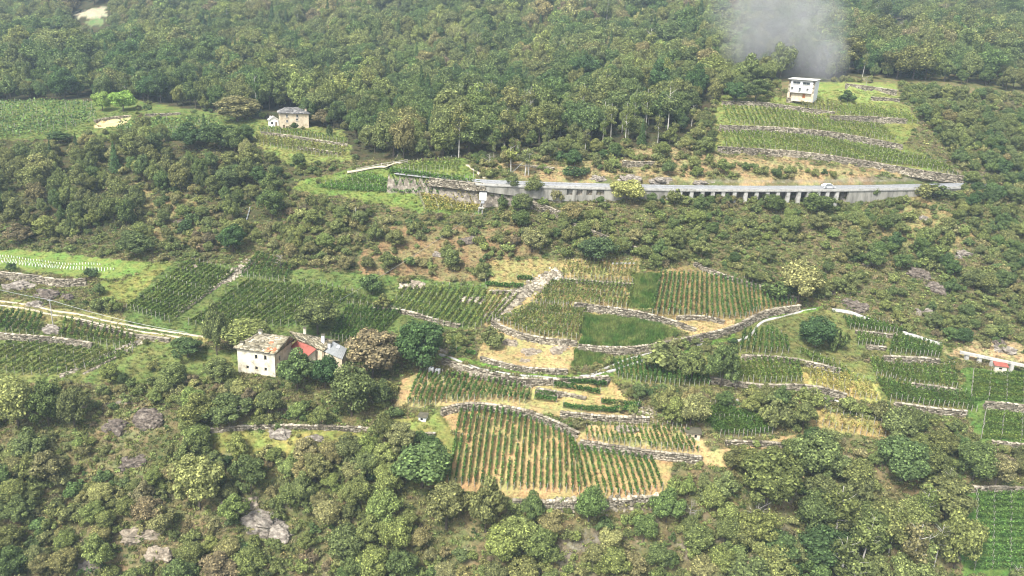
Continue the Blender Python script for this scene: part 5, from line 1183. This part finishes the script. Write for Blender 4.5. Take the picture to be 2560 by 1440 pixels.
# trees and bushes that stand out in the photograph: crown box in photo pixels, form, colour, label
SINGLES = [
(690,872,800,990,'broadleaf',1,'bushy green tree in front of the red lean-to roof'),
(815,908,945,1058,'broadleaf',1,'large bluish green tree below the brown-leaved tree'),
(775,885,850,985,'broadleaf',0,'dark tree between the red and grey farm roofs'),
(985,790,1112,945,'broadleaf',0,'large dark tree at the left end of the curving track'),
(862,822,1002,962,'broadleaf',5,'big brown-leaved tree right of the farmhouse'),
(505,760,580,905,'broadleaf',2,'tall olive tree left behind the farmhouse'),
(560,790,690,885,'broadleaf',3,'spreading light tree just behind the white farmhouse front'),
(740,740,850,850,'broadleaf',2,'loose olive tree rising behind the farmhouse ridge'),
(420,840,520,900,'broadleaf',0,'dark bush left of the farmhouse beside the track end'),
(893,682,968,745,'shrub',1,'neat round blue-green bush above the left-centre vines'),
(925,735,990,775,'shrub',2,'grey-green shrub beneath the round blue-green bush'),
(1190,815,1262,872,'shrub',2,'olive bush left of the straw-coloured hump'),
(1680,865,1775,965,'broadleaf',2,'left half of the leafy thicket right of the grass track'),
(1750,850,1850,985,'broadleaf',1,'right half of the leafy thicket right of the grass track'),
(1600,858,1740,930,'shrub',2,'low spreading thicket at the kerb of the grass track'),
(1940,650,2050,770,'broadleaf',6,'pale tree standing above the end of the grass track'),
(1895,695,1985,750,'shrub',1,'green shrub left of the pale tree'),
(1985,790,2090,880,'broadleaf',0,'dark tree group beside the topmost right-hand terrace'),
(2060,815,2120,885,'shrub',1,'round green bush at the edge of the right-hand terraces'),
(1985,965,2055,1020,'shrub',3,'round light bush below the winding wall'),
(2090,990,2155,1040,'shrub',3,'second round light bush right of the white pipe'),
(2165,1000,2235,1050,'shrub',2,'third round olive bush left of the lowest right wall'),
(1890,1000,1990,1080,'shrub',2,'pale-leaved bush right of the dark hut plot'),
(-10,932,105,1090,'broadleaf',6,'large light-leaved tree at the left edge below the vines'),
(80,950,165,1085,'broadleaf',1,'green tree right behind the light-leaved tree at the left edge'),
(145,970,230,1085,'broadleaf',2,'olive tree beside the light tree at the left edge'),
(430,1140,570,1290,'broadleaf',6,'pale yellow-green tree on the lower left slope'),
(575,1130,680,1245,'broadleaf',1,'round green bush-like tree on the grassy lower slope'),
(500,990,640,1065,'broadleaf',1,'green tree with bare twigs below the farmhouse'),
(975,1105,1135,1230,'broadleaf',1,'dark round trees left of the lower vineyard'),
(1045,1090,1105,1140,'broadleaf',0,'very dark small crown left of the lower vineyard'),
(1060,1200,1172,1340,'broadleaf',4,'left of two dry olive trees below the left end of the lower vineyard'),
(1155,1195,1272,1348,'broadleaf',2,'right of two dry olive trees below the left end of the lower vineyard'),
(1430,1215,1510,1320,'broadleaf',1,'green tree at the foot of the lower vineyard'),
(1290,1230,1370,1310,'broadleaf',1,'round green tree under the lower vineyard wall'),
(1655,1195,1720,1245,'shrub',3,'spiky green bush at the right end of the lower vineyard'),
(1840,1130,1990,1290,'broadleaf',2,'big olive tree right of the lower vineyard'),
(2180,1090,2320,1220,'broadleaf',1,'dense green tree above the lower right wood'),
(2380,1100,2480,1220,'broadleaf',1,'green tree at the edge of the second right field'),
(2330,1270,2440,1440,'broadleaf',3,'soft light tree beside the lowest right field'),
(428,308,525,384,'broadleaf',0,'left of two broad very dark trees on the left plateau edge'),
(500,304,602,382,'broadleaf',0,'right of two broad very dark trees on the left plateau edge'),
(535,240,655,312,'broadleaf',4,'large dry-olive tree left of the beige house'),
(232,224,282,286,'broadleaf',7,'left of two bright yellow-green trees at the plateau wood edge'),
(276,222,342,286,'broadleaf',7,'right of two bright yellow-green trees at the plateau wood edge'),
(120,326,178,366,'broadleaf',0,'small very dark tree at the left plateau rim'),
(815,312,832,342,'cypress',1,'slim clipped cypress below the beige house'),
(722,304,750,328,'shrub',0,'dark bush against the beige house front'),
(775,275,840,320,'broadleaf',5,'reddish brown tree right of the beige house'),
(1850,195,1925,262,'broadleaf',1,'round green tree left of the tall white house'),
(1800,200,1870,268,'broadleaf',0,'dark tree left of the tall white house'),
(2090,222,2150,260,'shrub',0,'dark bush in the meadow right of the tall white house'),
(1305,440,1358,495,'broadleaf',2,'dark olive tree in front of the left viaduct wall'),
(1262,438,1300,478,'broadleaf',1,'small green tree at the left end of the guardrail'),
(1372,462,1412,512,'shrub',4,'dry olive bush in front of the viaduct arcade'),
(1520,445,1612,515,'broadleaf',6,'pale tree rising in front of the middle of the viaduct'),
(1660,470,1710,520,'shrub',2,'olive bush under the viaduct where the piers start'),
(1900,485,1960,540,'broadleaf',1,'green tree below the viaduct piers'),
(2000,480,2085,540,'broadleaf',1,'bright green tree below the right viaduct piers'),
(2175,466,2200,492,'shrub',1,'little green bush on the concrete road wall'),
(2300,455,2400,500,'shrub',1,'green bushes at the right end of the guardrail'),
(2270,455,2345,500,'shrub',2,'olive bushes below the right end of the guardrail'),
(1398,415,1470,448,'shrub',0,'dark bush on the bank above the road'),
(1290,365,1335,440,'birch',3,'birch beside the white utility pole'),
(1255,360,1300,432,'birch',3,'birch left of the white utility pole'),
(1435,595,1545,660,'broadleaf',0,'dark bush thicket above the topmost centre terrace'),
(1290,565,1370,640,'broadleaf',4,'brownish oak on the scrub above the centre vineyards'),
(10,560,90,615,'broadleaf',5,'rust-brown tree above the bright green field'),
(280,575,400,650,'broadleaf',1,'green bushes above the right end of the bright green field'),
(545,560,620,640,'broadleaf',0,'dark trees in the cleft left of the waterfall'),
(640,470,720,560,'broadleaf',1,'green tree right of the waterfall'),
(205,668,245,695,'shrub',0,'small dark bush at the lower edge of the bright green field'),
(228,705,270,745,'shrub',1,'round green bush below the bright green field'),
(15,655,45,680,'shrub',0,'tiny dark bush at the left end of the bright green field'),
]
singles = []
SW = np.array([p[:4] for p in SINGLES], float)
for u0, v0, u1, v1, kd, ci_, lab in SINGLES:
    uc = (u0 + u1) / 2; b = g1(uc, v1 - (v1 - v0) * (.12 if kd != 'birch' else .02)); dist = project(b)[2]; ppm = FPX / dist
    r = (u1 - u0) / 2 / ppm; hh = max(zat(b[0], b[1] , v0 + (v1 - v0) * .1) - b[2], 1.0); singles.append((kd, b, hh * 1.15, r * 1.02, ci_, lab))

# ------------------------------------------------------------------ the plants: largest three hundred of a kind as individuals, the rest as stands
LAND = [((640, 905), 'farmhouse'), ((1390, 1140), 'lower straw vineyard'), ((1990, 215), 'tall white house'), ((725, 300), 'beige house'), ((1207, 505), 'transformer tower'), ((1900, 480), 'viaduct piers'), ((1450, 478), 'viaduct arcade'),
        ((1560, 830), 'bright green grass plot'), ((2500, 920), 'red-roofed shed'), ((1800, 745), 'tall-rowed centre vineyard'), ((180, 655), 'bright green field'), ((622, 560), 'waterfall'), ((1320, 885), 'straw-coloured hump'), ((130, 785), 'left dirt track'),
        ((2100, 350), 'upper right vineyards'), ((2250, 960), 'right-hand terraces'), ((360, 1050), 'dark rock cave'), ((2500, 1330), 'lowest right field'), ((1850, 1060), 'dark hut plot'), ((640, 1290), 'bottom left cliff'), ((1150, 775), 'round left-centre vineyard'), ((470, 740), 'steep left vineyards'),
        ((1300, 1400), 'bottom edge'), ((1885, 1310), 'dead pale tree'), ((150, 1400), 'bottom left corner'), ((915, 1075), 'white boulder'), ((2250, 650), 'rocky right slope'), ((2500, 480), 'guardrail end')]
LP = np.array([p for p, _ in LAND], float)
used = {}
def auto_label(kind, u, v, h, ci):
    k = int(np.argmin((LP[:, 0] - u) ** 2 + ((LP[:, 1] - v) * 1.3) ** 2)); du, dv = u - LP[k, 0], v - LP[k, 1]
    rel = ('right of' if du > 0 else 'left of') if abs(du) > abs(dv) * 1.2 else ('below' if dv > 0 else 'above')
    size = ('tall' if h > 6.5 else 'small' if h < 4.2 else 'middling') if kind != 'shrub' else ('low' if h < 1.9 else 'full')
    word = {'broadleaf': 'tree', 'shrub': 'shrub', 'birch': 'birch', 'spruce': 'spruce'}[kind]
    return '%s %s %s' % (size, NAMES[ci], word), rel + ' the ' + LAND[k][1]
ONAME = {'broadleaf': 'broadleaf_tree', 'shrub': 'shrub', 'birch': 'birch_tree', 'spruce': 'spruce_tree', 'cypress': 'cypress_tree'}
rp2 = np.random.default_rng(9)
def plant(kind, b, h, r, tint, label, group):
    tr, cm, h0, r0 = FORMS[kind][rp2.integers(len(FORMS[kind]))]
    o = empty(ONAME[kind], b, label, 'shrub' if kind == 'shrub' else 'tree', group)
    o.rotation_euler = (0, 0, rp2.uniform(0, 6.28)); o.scale = (r / r0, r / r0, h / h0)
    obj('trunk' if kind != 'shrub' else 'stems', tr, None, o); c = obj('crown' if kind != 'shrub' else 'foliage', cm, None, o); c['tint'] = [float(x) for x in tint]
def tint_of(ci, rs): return PAL[ci] * rs.uniform(.85, 1.2, (len(np.atleast_1d(ci)), 1)) * rs.uniform(.94, 1.07, (len(np.atleast_1d(ci)), 3))
GROUPS = {'broadleaf': 'broadleaf trees of the slope', 'shrub': 'shrubs of the scrub slope', 'birch': 'birches', 'spruce': 'spruces', 'cypress': 'cypress'}
for kd, b, h, r, ci_, lab in singles: plant(kd, b, h, r, tint_of(np.array([ci_]), rp2)[0], lab, GROUPS[kd])
nsing = {k_: sum(1 for s_ in singles if s_[0] == k_) for k_ in FORMS}
stand = {}
for kind in ('broadleaf', 'shrub', 'birch', 'spruce'):
    B = np.concatenate([p[1] for p in plants if p[0] == kind]); h = np.concatenate([p[2] for p in plants if p[0] == kind]); r = np.concatenate([p[3] for p in plants if p[0] == kind]); ci = np.concatenate([p[4] for p in plants if p[0] == kind]).astype(int)
    # leave room for the singled-out ones
    far = np.ones(len(B), bool)
    for s_ in singles: far &= np.hypot(B[:, 0] - s_[1][0], B[:, 1] - s_[1][1]) > s_[3] * .75 + r * .35
    cu, cv, cw_ = project(B + np.stack([h * 0, h * 0, h * .6], -1))
    for q in SW:
        far &= ~((cu > q[0]) & (cu < q[2]) & (cv > q[1]) & (cv < q[3]) & (cv > (q[1] + q[3]) / 2))
    B, h, r, ci = B[far], h[far], r[far], ci[far]
    u, v, w = project(B + np.stack([h * 0, h * 0, h * .6], -1)); size = r * h / w ** 2; size = np.where((u > 8) & (u < 2552) & (v > 5) & (v < 1432), size, 0)
    lim = 296 - nsing[kind]; od = np.argsort(-size)[:lim]; od = od[size[od] > 0]; rest = np.setdiff1d(np.arange(len(B)), od); T = tint_of(ci, rp2)
    byk = {}
    for i in od: byk.setdefault(auto_label(kind, u[i], v[i], h[i], ci[i]), []).append(i)
    for (what, where), L_ in byk.items():
        L_.sort(key=lambda i: u[i])
        for n_, i in enumerate(L_):
            lab = what + ' ' + where if len(L_) == 1 else '%s from left of the %ss %s' % (ordinal(n_ + 1), what, where)
            plant(kind, B[i], h[i], r[i], T[i], lab.replace('birchs', 'birches').replace('spruces', 'spruces'), GROUPS[kind])
    stand[kind] = (B[rest], h[rest], r[rest], T[rest])

# stands as point clouds with instances
def instancer(name, forms, P, rot, scl, idx_, tint, label, cat):
    col = bpy.data.collections.new(name + '_forms')
    for k, me_ in enumerate(forms): o = bpy.data.objects.new('form_%s' % 'abcdefghijklmnopqrstuvwxyz'[k], me_); col.objects.link(o)
    me = bpy.data.meshes.new(name); me.vertices.add(len(P)); me.vertices.foreach_set('co', np.ascontiguousarray(P, np.float32).ravel())
    for nm_, ty, arr, f in (('rot', 'FLOAT_VECTOR', rot, 'vector'), ('scl', 'FLOAT_VECTOR', scl, 'vector'), ('pick', 'INT', idx_, 'value')):
        a = me.attributes.new(nm_, ty, 'POINT'); a.data.foreach_set(f, np.ascontiguousarray(arr, np.int32 if ty == 'INT' else np.float32).ravel())
    a = me.attributes.new('tint', 'FLOAT_COLOR', 'POINT'); a.data.foreach_set('color', np.concatenate([tint, np.ones((len(tint), 1))], 1).astype(np.float32).ravel())
    g = bpy.data.node_groups.new(name, 'GeometryNodeTree'); g.interface.new_socket('Geometry', in_out='INPUT', socket_type='NodeSocketGeometry'); g.interface.new_socket('Geometry', in_out='OUTPUT', socket_type='NodeSocketGeometry')
    gi = g.nodes.new('NodeGroupInput'); go = g.nodes.new('NodeGroupOutput'); ip = g.nodes.new('GeometryNodeInstanceOnPoints'); cn = g.nodes.new('GeometryNodeCollectionInfo')
    cn.inputs['Collection'].default_value = col; cn.inputs['Separate Children'].default_value = True; cn.inputs['Reset Children'].default_value = True
    def na(nm_, ty): x = g.nodes.new('GeometryNodeInputNamedAttribute'); x.data_type = ty; x.inputs['Name'].default_value = nm_; return x.outputs['Attribute']
    ip.inputs['Pick Instance'].default_value = True
    g.links.new(gi.outputs[0], ip.inputs['Points']); g.links.new(cn.outputs[0], ip.inputs['Instance']); g.links.new(na('pick', 'INT'), ip.inputs['Instance Index'])
    g.links.new(na('rot', 'FLOAT_VECTOR'), ip.inputs['Rotation']); g.links.new(na('scl', 'FLOAT_VECTOR'), ip.inputs['Scale']); g.links.new(ip.outputs[0], go.inputs[0])
    o = obj(name, me, None); md = o.modifiers.new('scatter', 'NODES'); md.node_group = g
    return tag(o, label, cat, None, 'stuff')
def joined(tr, cm):
    Va = np.empty(len(tr.vertices) * 3, np.float32); tr.vertices.foreach_get('co', Va); Vb = np.empty(len(cm.vertices) * 3, np.float32); cm.vertices.foreach_get('co', Vb)
    fa = [tuple(p.vertices) for p in tr.polygons]; na_ = len(Va) // 3; nb = len(Vb) // 3
    me = bpy.data.meshes.new('stand_form'); me.from_pydata(np.concatenate([Va.reshape(-1, 3), Vb.reshape(-1, 3)]), [], fa + [tuple(q) for q in (np.arange(nb).reshape(-1, 4) + na_)])
    me.materials.append(tr.materials[0]); me.materials.append(LEAF); mi = np.zeros(len(me.polygons), np.int32); mi[len(fa):] = 1; me.polygons.foreach_set('material_index', mi); return me
for kind, (nm_, lab) in {'broadleaf': ('forest', 'hazy broadleaf forest covering the upper slope'), 'shrub': ('scrub', 'smaller scrub bushes over the slope'), 'birch': ('birch_stand', 'farther birches in the forest'), 'spruce': ('spruce_stand', 'farther dark spruces in the forest')}.items():
    B, h, r, T = stand[kind]
    if len(B) == 0: continue
    idx_ = rp2.integers(len(FORMS[kind]), size=len(B)); h0 = np.array([f[2] for f in FORMS[kind]])[idx_]; r0 = np.array([f[3] for f in FORMS[kind]])[idx_]
    rot = np.zeros((len(B), 3)); rot[:, 2] = rp2.uniform(0, 6.28, len(B)); rot[:, :2] = rp2.normal(0, .06, (len(B), 2))
    instancer(nm_, [joined(f[0], f[1]) for f in FORMS[kind]], B, rot, np.stack([r / r0, r / r0, h / h0], -1), idx_, T, lab, 'forest' if kind != 'shrub' else 'scrub')
    print('STAND', kind, len(B))

# ------------------------------------------------------------------ grass, weeds and straw as ground cover
rg = np.random.default_rng(55)
def tuft(rs, n_, rad, hh, wid, lean):
    a = rs.uniform(0, 6.28, n_); q = rad * np.sqrt(rs.random(n_)); c = np.stack([np.cos(a) * q, np.sin(a) * q, q * 0 - .05], -1); b_ = rs.uniform(0, 6.28, n_); h = hh * rs.uniform(.5, 1.1, n_)
    tip = c + np.stack([np.cos(b_) * lean * h, np.sin(b_) * lean * h, h], -1); sd_ = np.stack([-np.sin(b_ + .6), np.cos(b_ + .6), b_ * 0], -1) * wid
    Vq = np.stack([c - sd_, c + sd_, tip + sd_ * .35, tip - sd_ * .35], 1).reshape(-1, 3); me = mesh_np('tuft', Vq, np.arange(len(Vq)).reshape(-1, 4)); me.materials.append(GRASSM); return me
def weed(rs, n_, rad, hh, leaf):
    P = sph(n_, rs) * np.array([rad, rad, hh]) * rs.uniform(.4, 1, (n_, 1)); P[:, 2] = np.abs(P[:, 2]); me = mesh_np('weed', *quads(P, rs.uniform(*leaf, n_), rs, .5)); me.materials.append(LEAF); return me
forms = [tuft(rg, 34, .42, .42, .035, .7) for _ in range(3)] + [weed(rg, 60, .6, .5, (.07, .17)) for _ in range(3)]
B = grid(-230, 230, 110, 320, .82, rg, .8); u, v, w = project(B); k = (u > -120) & (u < 2680) & (v > 225) & (v < 1500); B, u, v, w = B[k], u[k], v[k], w[k]
zi = zone_of(u, v, B[:, 0], B[:, 1]); zk = np.array(KZ)[zi]; zcol = np.array([c for _, c, _ in ZONES] + [(0, 0, 0)])[zi]
pr = {'scrub': .78, 'dry': .75, 'grass': .6, 'lawn': .35, 'straw': .5, 'strawgrass': .6, 'tallgrass': 0, 'wood': .25, 'forest': .05, 'bare': .03}
pv_ = np.array([pr[t] for t in zk]) * np.clip(260 / B[:, 1], .55, 1.2); k = rg.random(len(B)) < pv_
onroad = inpoly(u, v, [(985,424),(1195,446),(2420,450),(2640,445),(2640,462),(2400,470),(1900,478),(1400,472),(1195,464),(985,440)]); k &= ~onroad
B, u, v, zk, zcol = B[k], u[k], v[k], zk[k], zcol[k]
n_ = len(B); f1 = fbm(B[:, 0], B[:, 1], 8, 3); sp_ = PAL[pick(B[:, 0], B[:, 1], [1, 2.2, 4, 3, 4, 2, 1.6], rg, 8)]
T = np.where((zk == 'scrub')[:, None] | (zk == 'wood')[:, None], sp_, zcol * 1.08) * rg.uniform(.72, 1.32, (n_, 1)) * rg.uniform(.93, 1.08, (n_, 3))
dryk = (rg.random(n_) < .35) & ((zk == 'scrub') | (zk == 'dry')); T[dryk] = np.array([0.21, 0.18, 0.105]) * rg.uniform(.7, 1.3, (dryk.sum(), 1))
grassy = np.isin(zk, ['grass', 'lawn', 'straw', 'strawgrass', 'dry']); ix = np.where(grassy & (rg.random(n_) < .85), rg.integers(0, 3, n_), rg.integers(3, 6, n_)); ix = np.where(dryk, rg.integers(0, 3, n_), ix)
sc = rg.uniform(.6, 1.5, n_) * np.where(np.isin(zk, ['straw', 'lawn']), .5, np.where(grassy, .8, 1.1)); rot = np.zeros((n_, 3)); rot[:, 2] = rg.uniform(0, 6.28, n_)
instancer('ground_cover', forms, B, rot, np.stack([sc, sc, sc * rg.uniform(.7, 1.2, n_)], -1), ix, T, 'weeds, dry grass and straw covering the slope', 'grass'); print('COVER', n_)
B = grid(-5, 60, 150, 225, .38, rg, .8); u, v, w = project(B); k = np.array(KZ)[zone_of(u, v, B[:, 0], B[:, 1])] == 'tallgrass'; B = B[k]; n_ = len(B)
tg = [tuft(rg, 26, .3, .85, .04, .35) for _ in range(3)]; rot = np.zeros((n_, 3)); rot[:, 2] = rg.uniform(0, 6.28, n_); sc = rg.uniform(.7, 1.25, n_) * (.6 + .8 * fbm(B[:, 0], B[:, 1], 3, 2))
instancer('tall_grass', tg, B, rot, np.stack([sc, sc, sc], -1), rg.integers(0, 3, n_), (np.array([[0.075, 0.145, 0.035]]) + np.array([[0.11, 0.08, 0.035]]) * np.clip((fbm(B[:, 0] + 9, B[:, 1], 2.2, 3)[:, None] - .3) * 2.2, 0, 1)) * rg.uniform(.7, 1.35, (n_, 1)) * rg.uniform(.93, 1.08, (n_, 3)), 'lush bright green tall grass plots in the centre', 'grass')

# ------------------------------------------------------------------ rock outcrops
def rock(u, v, wx, hz, m, label, rs, dpt=.6, name='rock_outcrop', sink=.3):
    b = g1(u, v); me = bpy.data.meshes.new(name); import bmesh; bm = bmesh.new(); bmesh.ops.create_icosphere(bm, subdivisions=4, radius=1.0); o3 = rs.uniform(0, 50, 3)
    P = np.array([vv.co[:] for vv in bm.verts]); f = fbm(P[:, 0] * 2 + o3[0] + P[:, 2], P[:, 1] * 2 + o3[1] - P[:, 2] * 1.5, 1.1, 4); st_ = np.floor(f * 7) / 7
    g2 = fbm(P[:, 0] * 5 + o3[2] + P[:, 2] * 3, P[:, 1] * 3 + P[:, 2] * 4, 1.0, 3); P = np.sign(P) * np.abs(P) ** .8; P = P * (0.3 + 1.1 * (st_ * .65 + f * .35) + .35 * (g2 - .5))[:, None] * np.array([wx, wx * dpt, hz]); P[:, 2] -= hz * .12; P[:, 1] += wx * .25
    for vv, p in zip(bm.verts, P): vv.co = p
    bm.to_mesh(me); bm.free(); o = obj(name, me, m, None, b); o.rotation_euler = (0, 0, rs.uniform(-.4, .4)); return tag(o, label, 'rock', 'rock outcrops')
rr_ = np.random.default_rng(13)
DARKROCK = noise_mat('dark_rock', [(0.025, 0.021, 0.018), (0.075, 0.06, 0.05), (0.15, 0.125, 0.1), (0.3, 0.27, 0.22)], 1.1, 9, bump=.7, stretch=(1, 1, 2.0))
for a in ((285,1075,3.6,2.2,DARKROCK,'dark left rock overhang below the lowest left vineyard'),(372,1058,3.8,3.0,DARKROCK,'dark cave-like rock face below the lowest left vineyard'),(330,1168,3.2,2.4,DARKROCK,'dark rock face half way down the lower left slope'),(695,1092,2.6,1.6,ROCK,'grey rock face in the long low wall below the farmhouse'),(790,1098,2.6,1.2,ROCK,'weathered grey rock right of the rock face in the low wall'),(712,1028,1.6,.8,DARKROCK,'small dark rock hollow below the farmhouse'),
          (600,1278,3.6,2.2,PALEROCK,'pale rock step on the bottom left cliff'),(655,1318,4.2,3.0,ROCK,'grey cracked cliff face at lower left'),(705,1345,3.2,2.8,ROCK,'steep grey rib right of the cracked cliff face'),(345,1350,4.2,2.6,PALEROCK,'tan rock slab near the bottom left corner'),(400,1395,3.0,2.0,PALEROCK,'tan rock at the bottom edge left'),(225,1425,2.6,1.6,ROCK,'dark grey rock at the very bottom left'),
          (40,725,5.0,2.4,ROCK,'grey rock bank under the pale cut-stone bank'),(120,742,4.2,2.2,DARKROCK,'dark rock bank above the left dirt track'),(165,748,2.2,2.0,DARKROCK,'dark block at the right end of the left rock bank'),(125,832,2.6,1.8,ROCK,'rocky knoll carrying the slim concrete pole'),
          (2135,772,3.8,2.2,DARKROCK,'dark rock face above the upper white channel'),(2075,735,1.6,2.2,DARKROCK,'dark crack in the slope right of the pale tree'),(2290,690,3.2,2.4,DARKROCK,'dark slab high on the rocky right slope'),(2335,725,3.4,2.0,DARKROCK,'dark lower slab on the rocky right slope'),(2415,640,3.6,2.0,ROCK,'pale grey ribbed rock at the right of the slope'),(2180,662,2.2,1.4,ROCK,'pale small rock on the right slope'),(2310,548,1.8,1.0,ROCK,'grey rock in the dry grass below the road end'),(2515,880,3.0,1.8,ROCK,'light rock above the raised channel'),(2500,862,1.8,1.5,DARKROCK,'dark hole-like rock above the raised channel'),(2320,790,2.8,1.8,ROCK,'rock patch above the middle white channel'),(2420,800,2.8,2.2,DARKROCK,'dark broken rock above the raised channel'),
          (1330,885,2.4,1.4,PALEROCK,'pale boulder in the straw-coloured hump'),(1275,862,2.2,1.3,PALEROCK,'tan boulder at the upper left of the hump'),(1400,880,2.8,1.3,PALEROCK,'rounded tan boulder at the right of the hump'),(1310,905,1.2,1.0,PALEROCK,'small whitish rock at the foot of the hump'),(1565,1077,2.6,.8,PALEROCK,'long white rock above the straw strip vines'),(1712,1078,1.2,.7,PALEROCK,'pale rock beside the small stone hut'),(915,1078,1.1,.9,PALEROCK,'white boulder on the path below the farmhouse'),
          (1505,450,3.6,1.8,ROCK,'left rounded grey rock above the road'),(1570,452,4.4,2.0,ROCK,'right rounded grey rock above the road'),(1650,454,4.0,1.6,ROCK,'low grey rock bank above the road'),(1760,457,4.2,1.4,ROCK,'brown rock bank above the pier section'),(1560,1400,2.6,1.2,ROCK,'flat grey rock at the bottom centre'),(1280,1272,1.8,1.0,PALEROCK,'pale rock below the left end of the lower vineyard wall'),(2070,1000,1.8,1.0,ROCK,'grey rock under the winding wall'),(2060,1150,2.2,1.2,DARKROCK,'brown rock gap in the lower right wood'),
          (1175,605,3.4,1.6,DARKROCK,'dark rock patch below the transformer tower'),(1100,640,2.6,1.2,ROCK,'brown rock on the dry scrub left of the oak'),(455,560,3.0,1.4,DARKROCK,'mossy dark rocks above the bright green field'),(1040,712,2.4,1.0,PALEROCK,'pale rock at the top of the left-centre vines'),(480,668,1.4,.8,PALEROCK,'pale stones at the head of the steep left vines'),(90,765,2.5,1.3,ROCK,'grey rock just above the left dirt track')):
    rock(a[0], a[1], a[2] * 1.1, a[3], a[4], a[5], rr_)
# bare and dead trees
for u, v, h, lab in ((1883,1335,7.0,'pale dead tree in the lower right wood'),(1975,1432,6.0,'dead grey tree at the bottom right of centre'),(585,1060,5.0,'bare twiggy tree below the farmhouse'),(2163,222,5.0,'bare pale tree on the meadow by the tall white house'),(1222,418,4.5,'bare grey tree above the dirt path'),(1722,1300,4.0,'small dead tree at the left edge of the lower right wood'),(700,670,4.0,'grey leafless bush at the head of the small channel vineyard'),(690,1320,3.0,'pale dead trunk on the bottom left cliff')):
    b = g1(u, v); o = empty('bare_tree', b, lab, 'tree', 'bare trees'); t_ = bare_tree(rr_, h, 12); me = t_; me.materials.append(PALEBARK); obj('trunk', me, None, o)

# ------------------------------------------------------------------ smoke and haze
m, nt, out = nm('smoke'); tc = nt.nodes.new('ShaderNodeTexCoord'); no = N(nt, 'ShaderNodeTexNoise', i_Scale=2.2, i_Detail=5.0, i_Roughness=.62, i_Distortion=.6); nt.links.new(tc.outputs['Object'], no.inputs['Vector'])
ln = nt.nodes.new('ShaderNodeVectorMath'); ln.operation = 'LENGTH'; nt.links.new(tc.outputs['Object'], ln.inputs[0])
def mth(op, a, b_=None, c_=False):
    x = nt.nodes.new('ShaderNodeMath'); x.operation = op; x.use_clamp = c_
    for i, q in enumerate((a, b_)):
        if q is None: continue
        if isinstance(q, (int, float)): x.inputs[i].default_value = q
        else: nt.links.new(q, x.inputs[i])
    return x.outputs[0]
fall = mth('POWER', mth('SUBTRACT', 1.0, ln.outputs['Value'], True), 1.5); den = mth('MULTIPLY', mth('MULTIPLY', fall, mth('SUBTRACT', mth('MULTIPLY', no.outputs[0], 3.2), 1.1, True)), .2)
pvol = nt.nodes.new('ShaderNodeVolumePrincipled'); pvol.inputs['Color'].default_value = (.98, .98, .99, 1); pvol.inputs['Anisotropy'].default_value = 0.1; nt.links.new(den, pvol.inputs['Density']); nt.links.new(pvol.outputs[0], out.inputs['Volume']); SMOKE = m
import bmesh
def puff(c, sx_, sy_, sz_, rx, ry, label):
    me = bpy.data.meshes.new('smoke_plume'); bm = bmesh.new(); bmesh.ops.create_icosphere(bm, subdivisions=3, radius=1.0); bm.to_mesh(me); bm.free(); o = obj('smoke_plume', me, SMOKE, None, c); o.scale = (sx_, sy_, sz_); o.rotation_euler = (rx, ry, 0); return tag(o, label, 'smoke', None, 'stuff')
for pu, pv_, py, sx_, sy_, sz_, lab in ((2060, 150, 332, 12, 9, 15, 'low wisp of smoke just behind the tall white house'), (2000, 85, 338, 24, 11, 24, 'main white smoke cloud above the tall white house'), (1925, 5, 345, 30, 12, 26, 'thin upper smoke drifting out of the top of the frame'), (1890, 110, 342, 17, 9, 15, 'faint smoke veil left of the tall white house')):
    dc = ray(pu, pv_); puff(CAM + dc * (py / dc[1]), sx_, sy_, sz_, 0, R(-25), lab)
hz = MB(); hz.box((0, 480, 70), (1050, 0, 0), (0, 490, 0), (0, 0, 172)); m, nt, out = nm('haze_air'); pvol = nt.nodes.new('ShaderNodeVolumePrincipled'); pvol.inputs['Color'].default_value = (.64, .83, 1.0, 1); pvol.inputs['Density'].default_value = .00022; pvol.inputs['Anisotropy'].default_value = .0; nt.links.new(pvol.outputs[0], out.inputs['Volume'])
tag(hz.build('haze', m), 'pale blue summer haze filling the valley', 'haze', None, 'stuff')
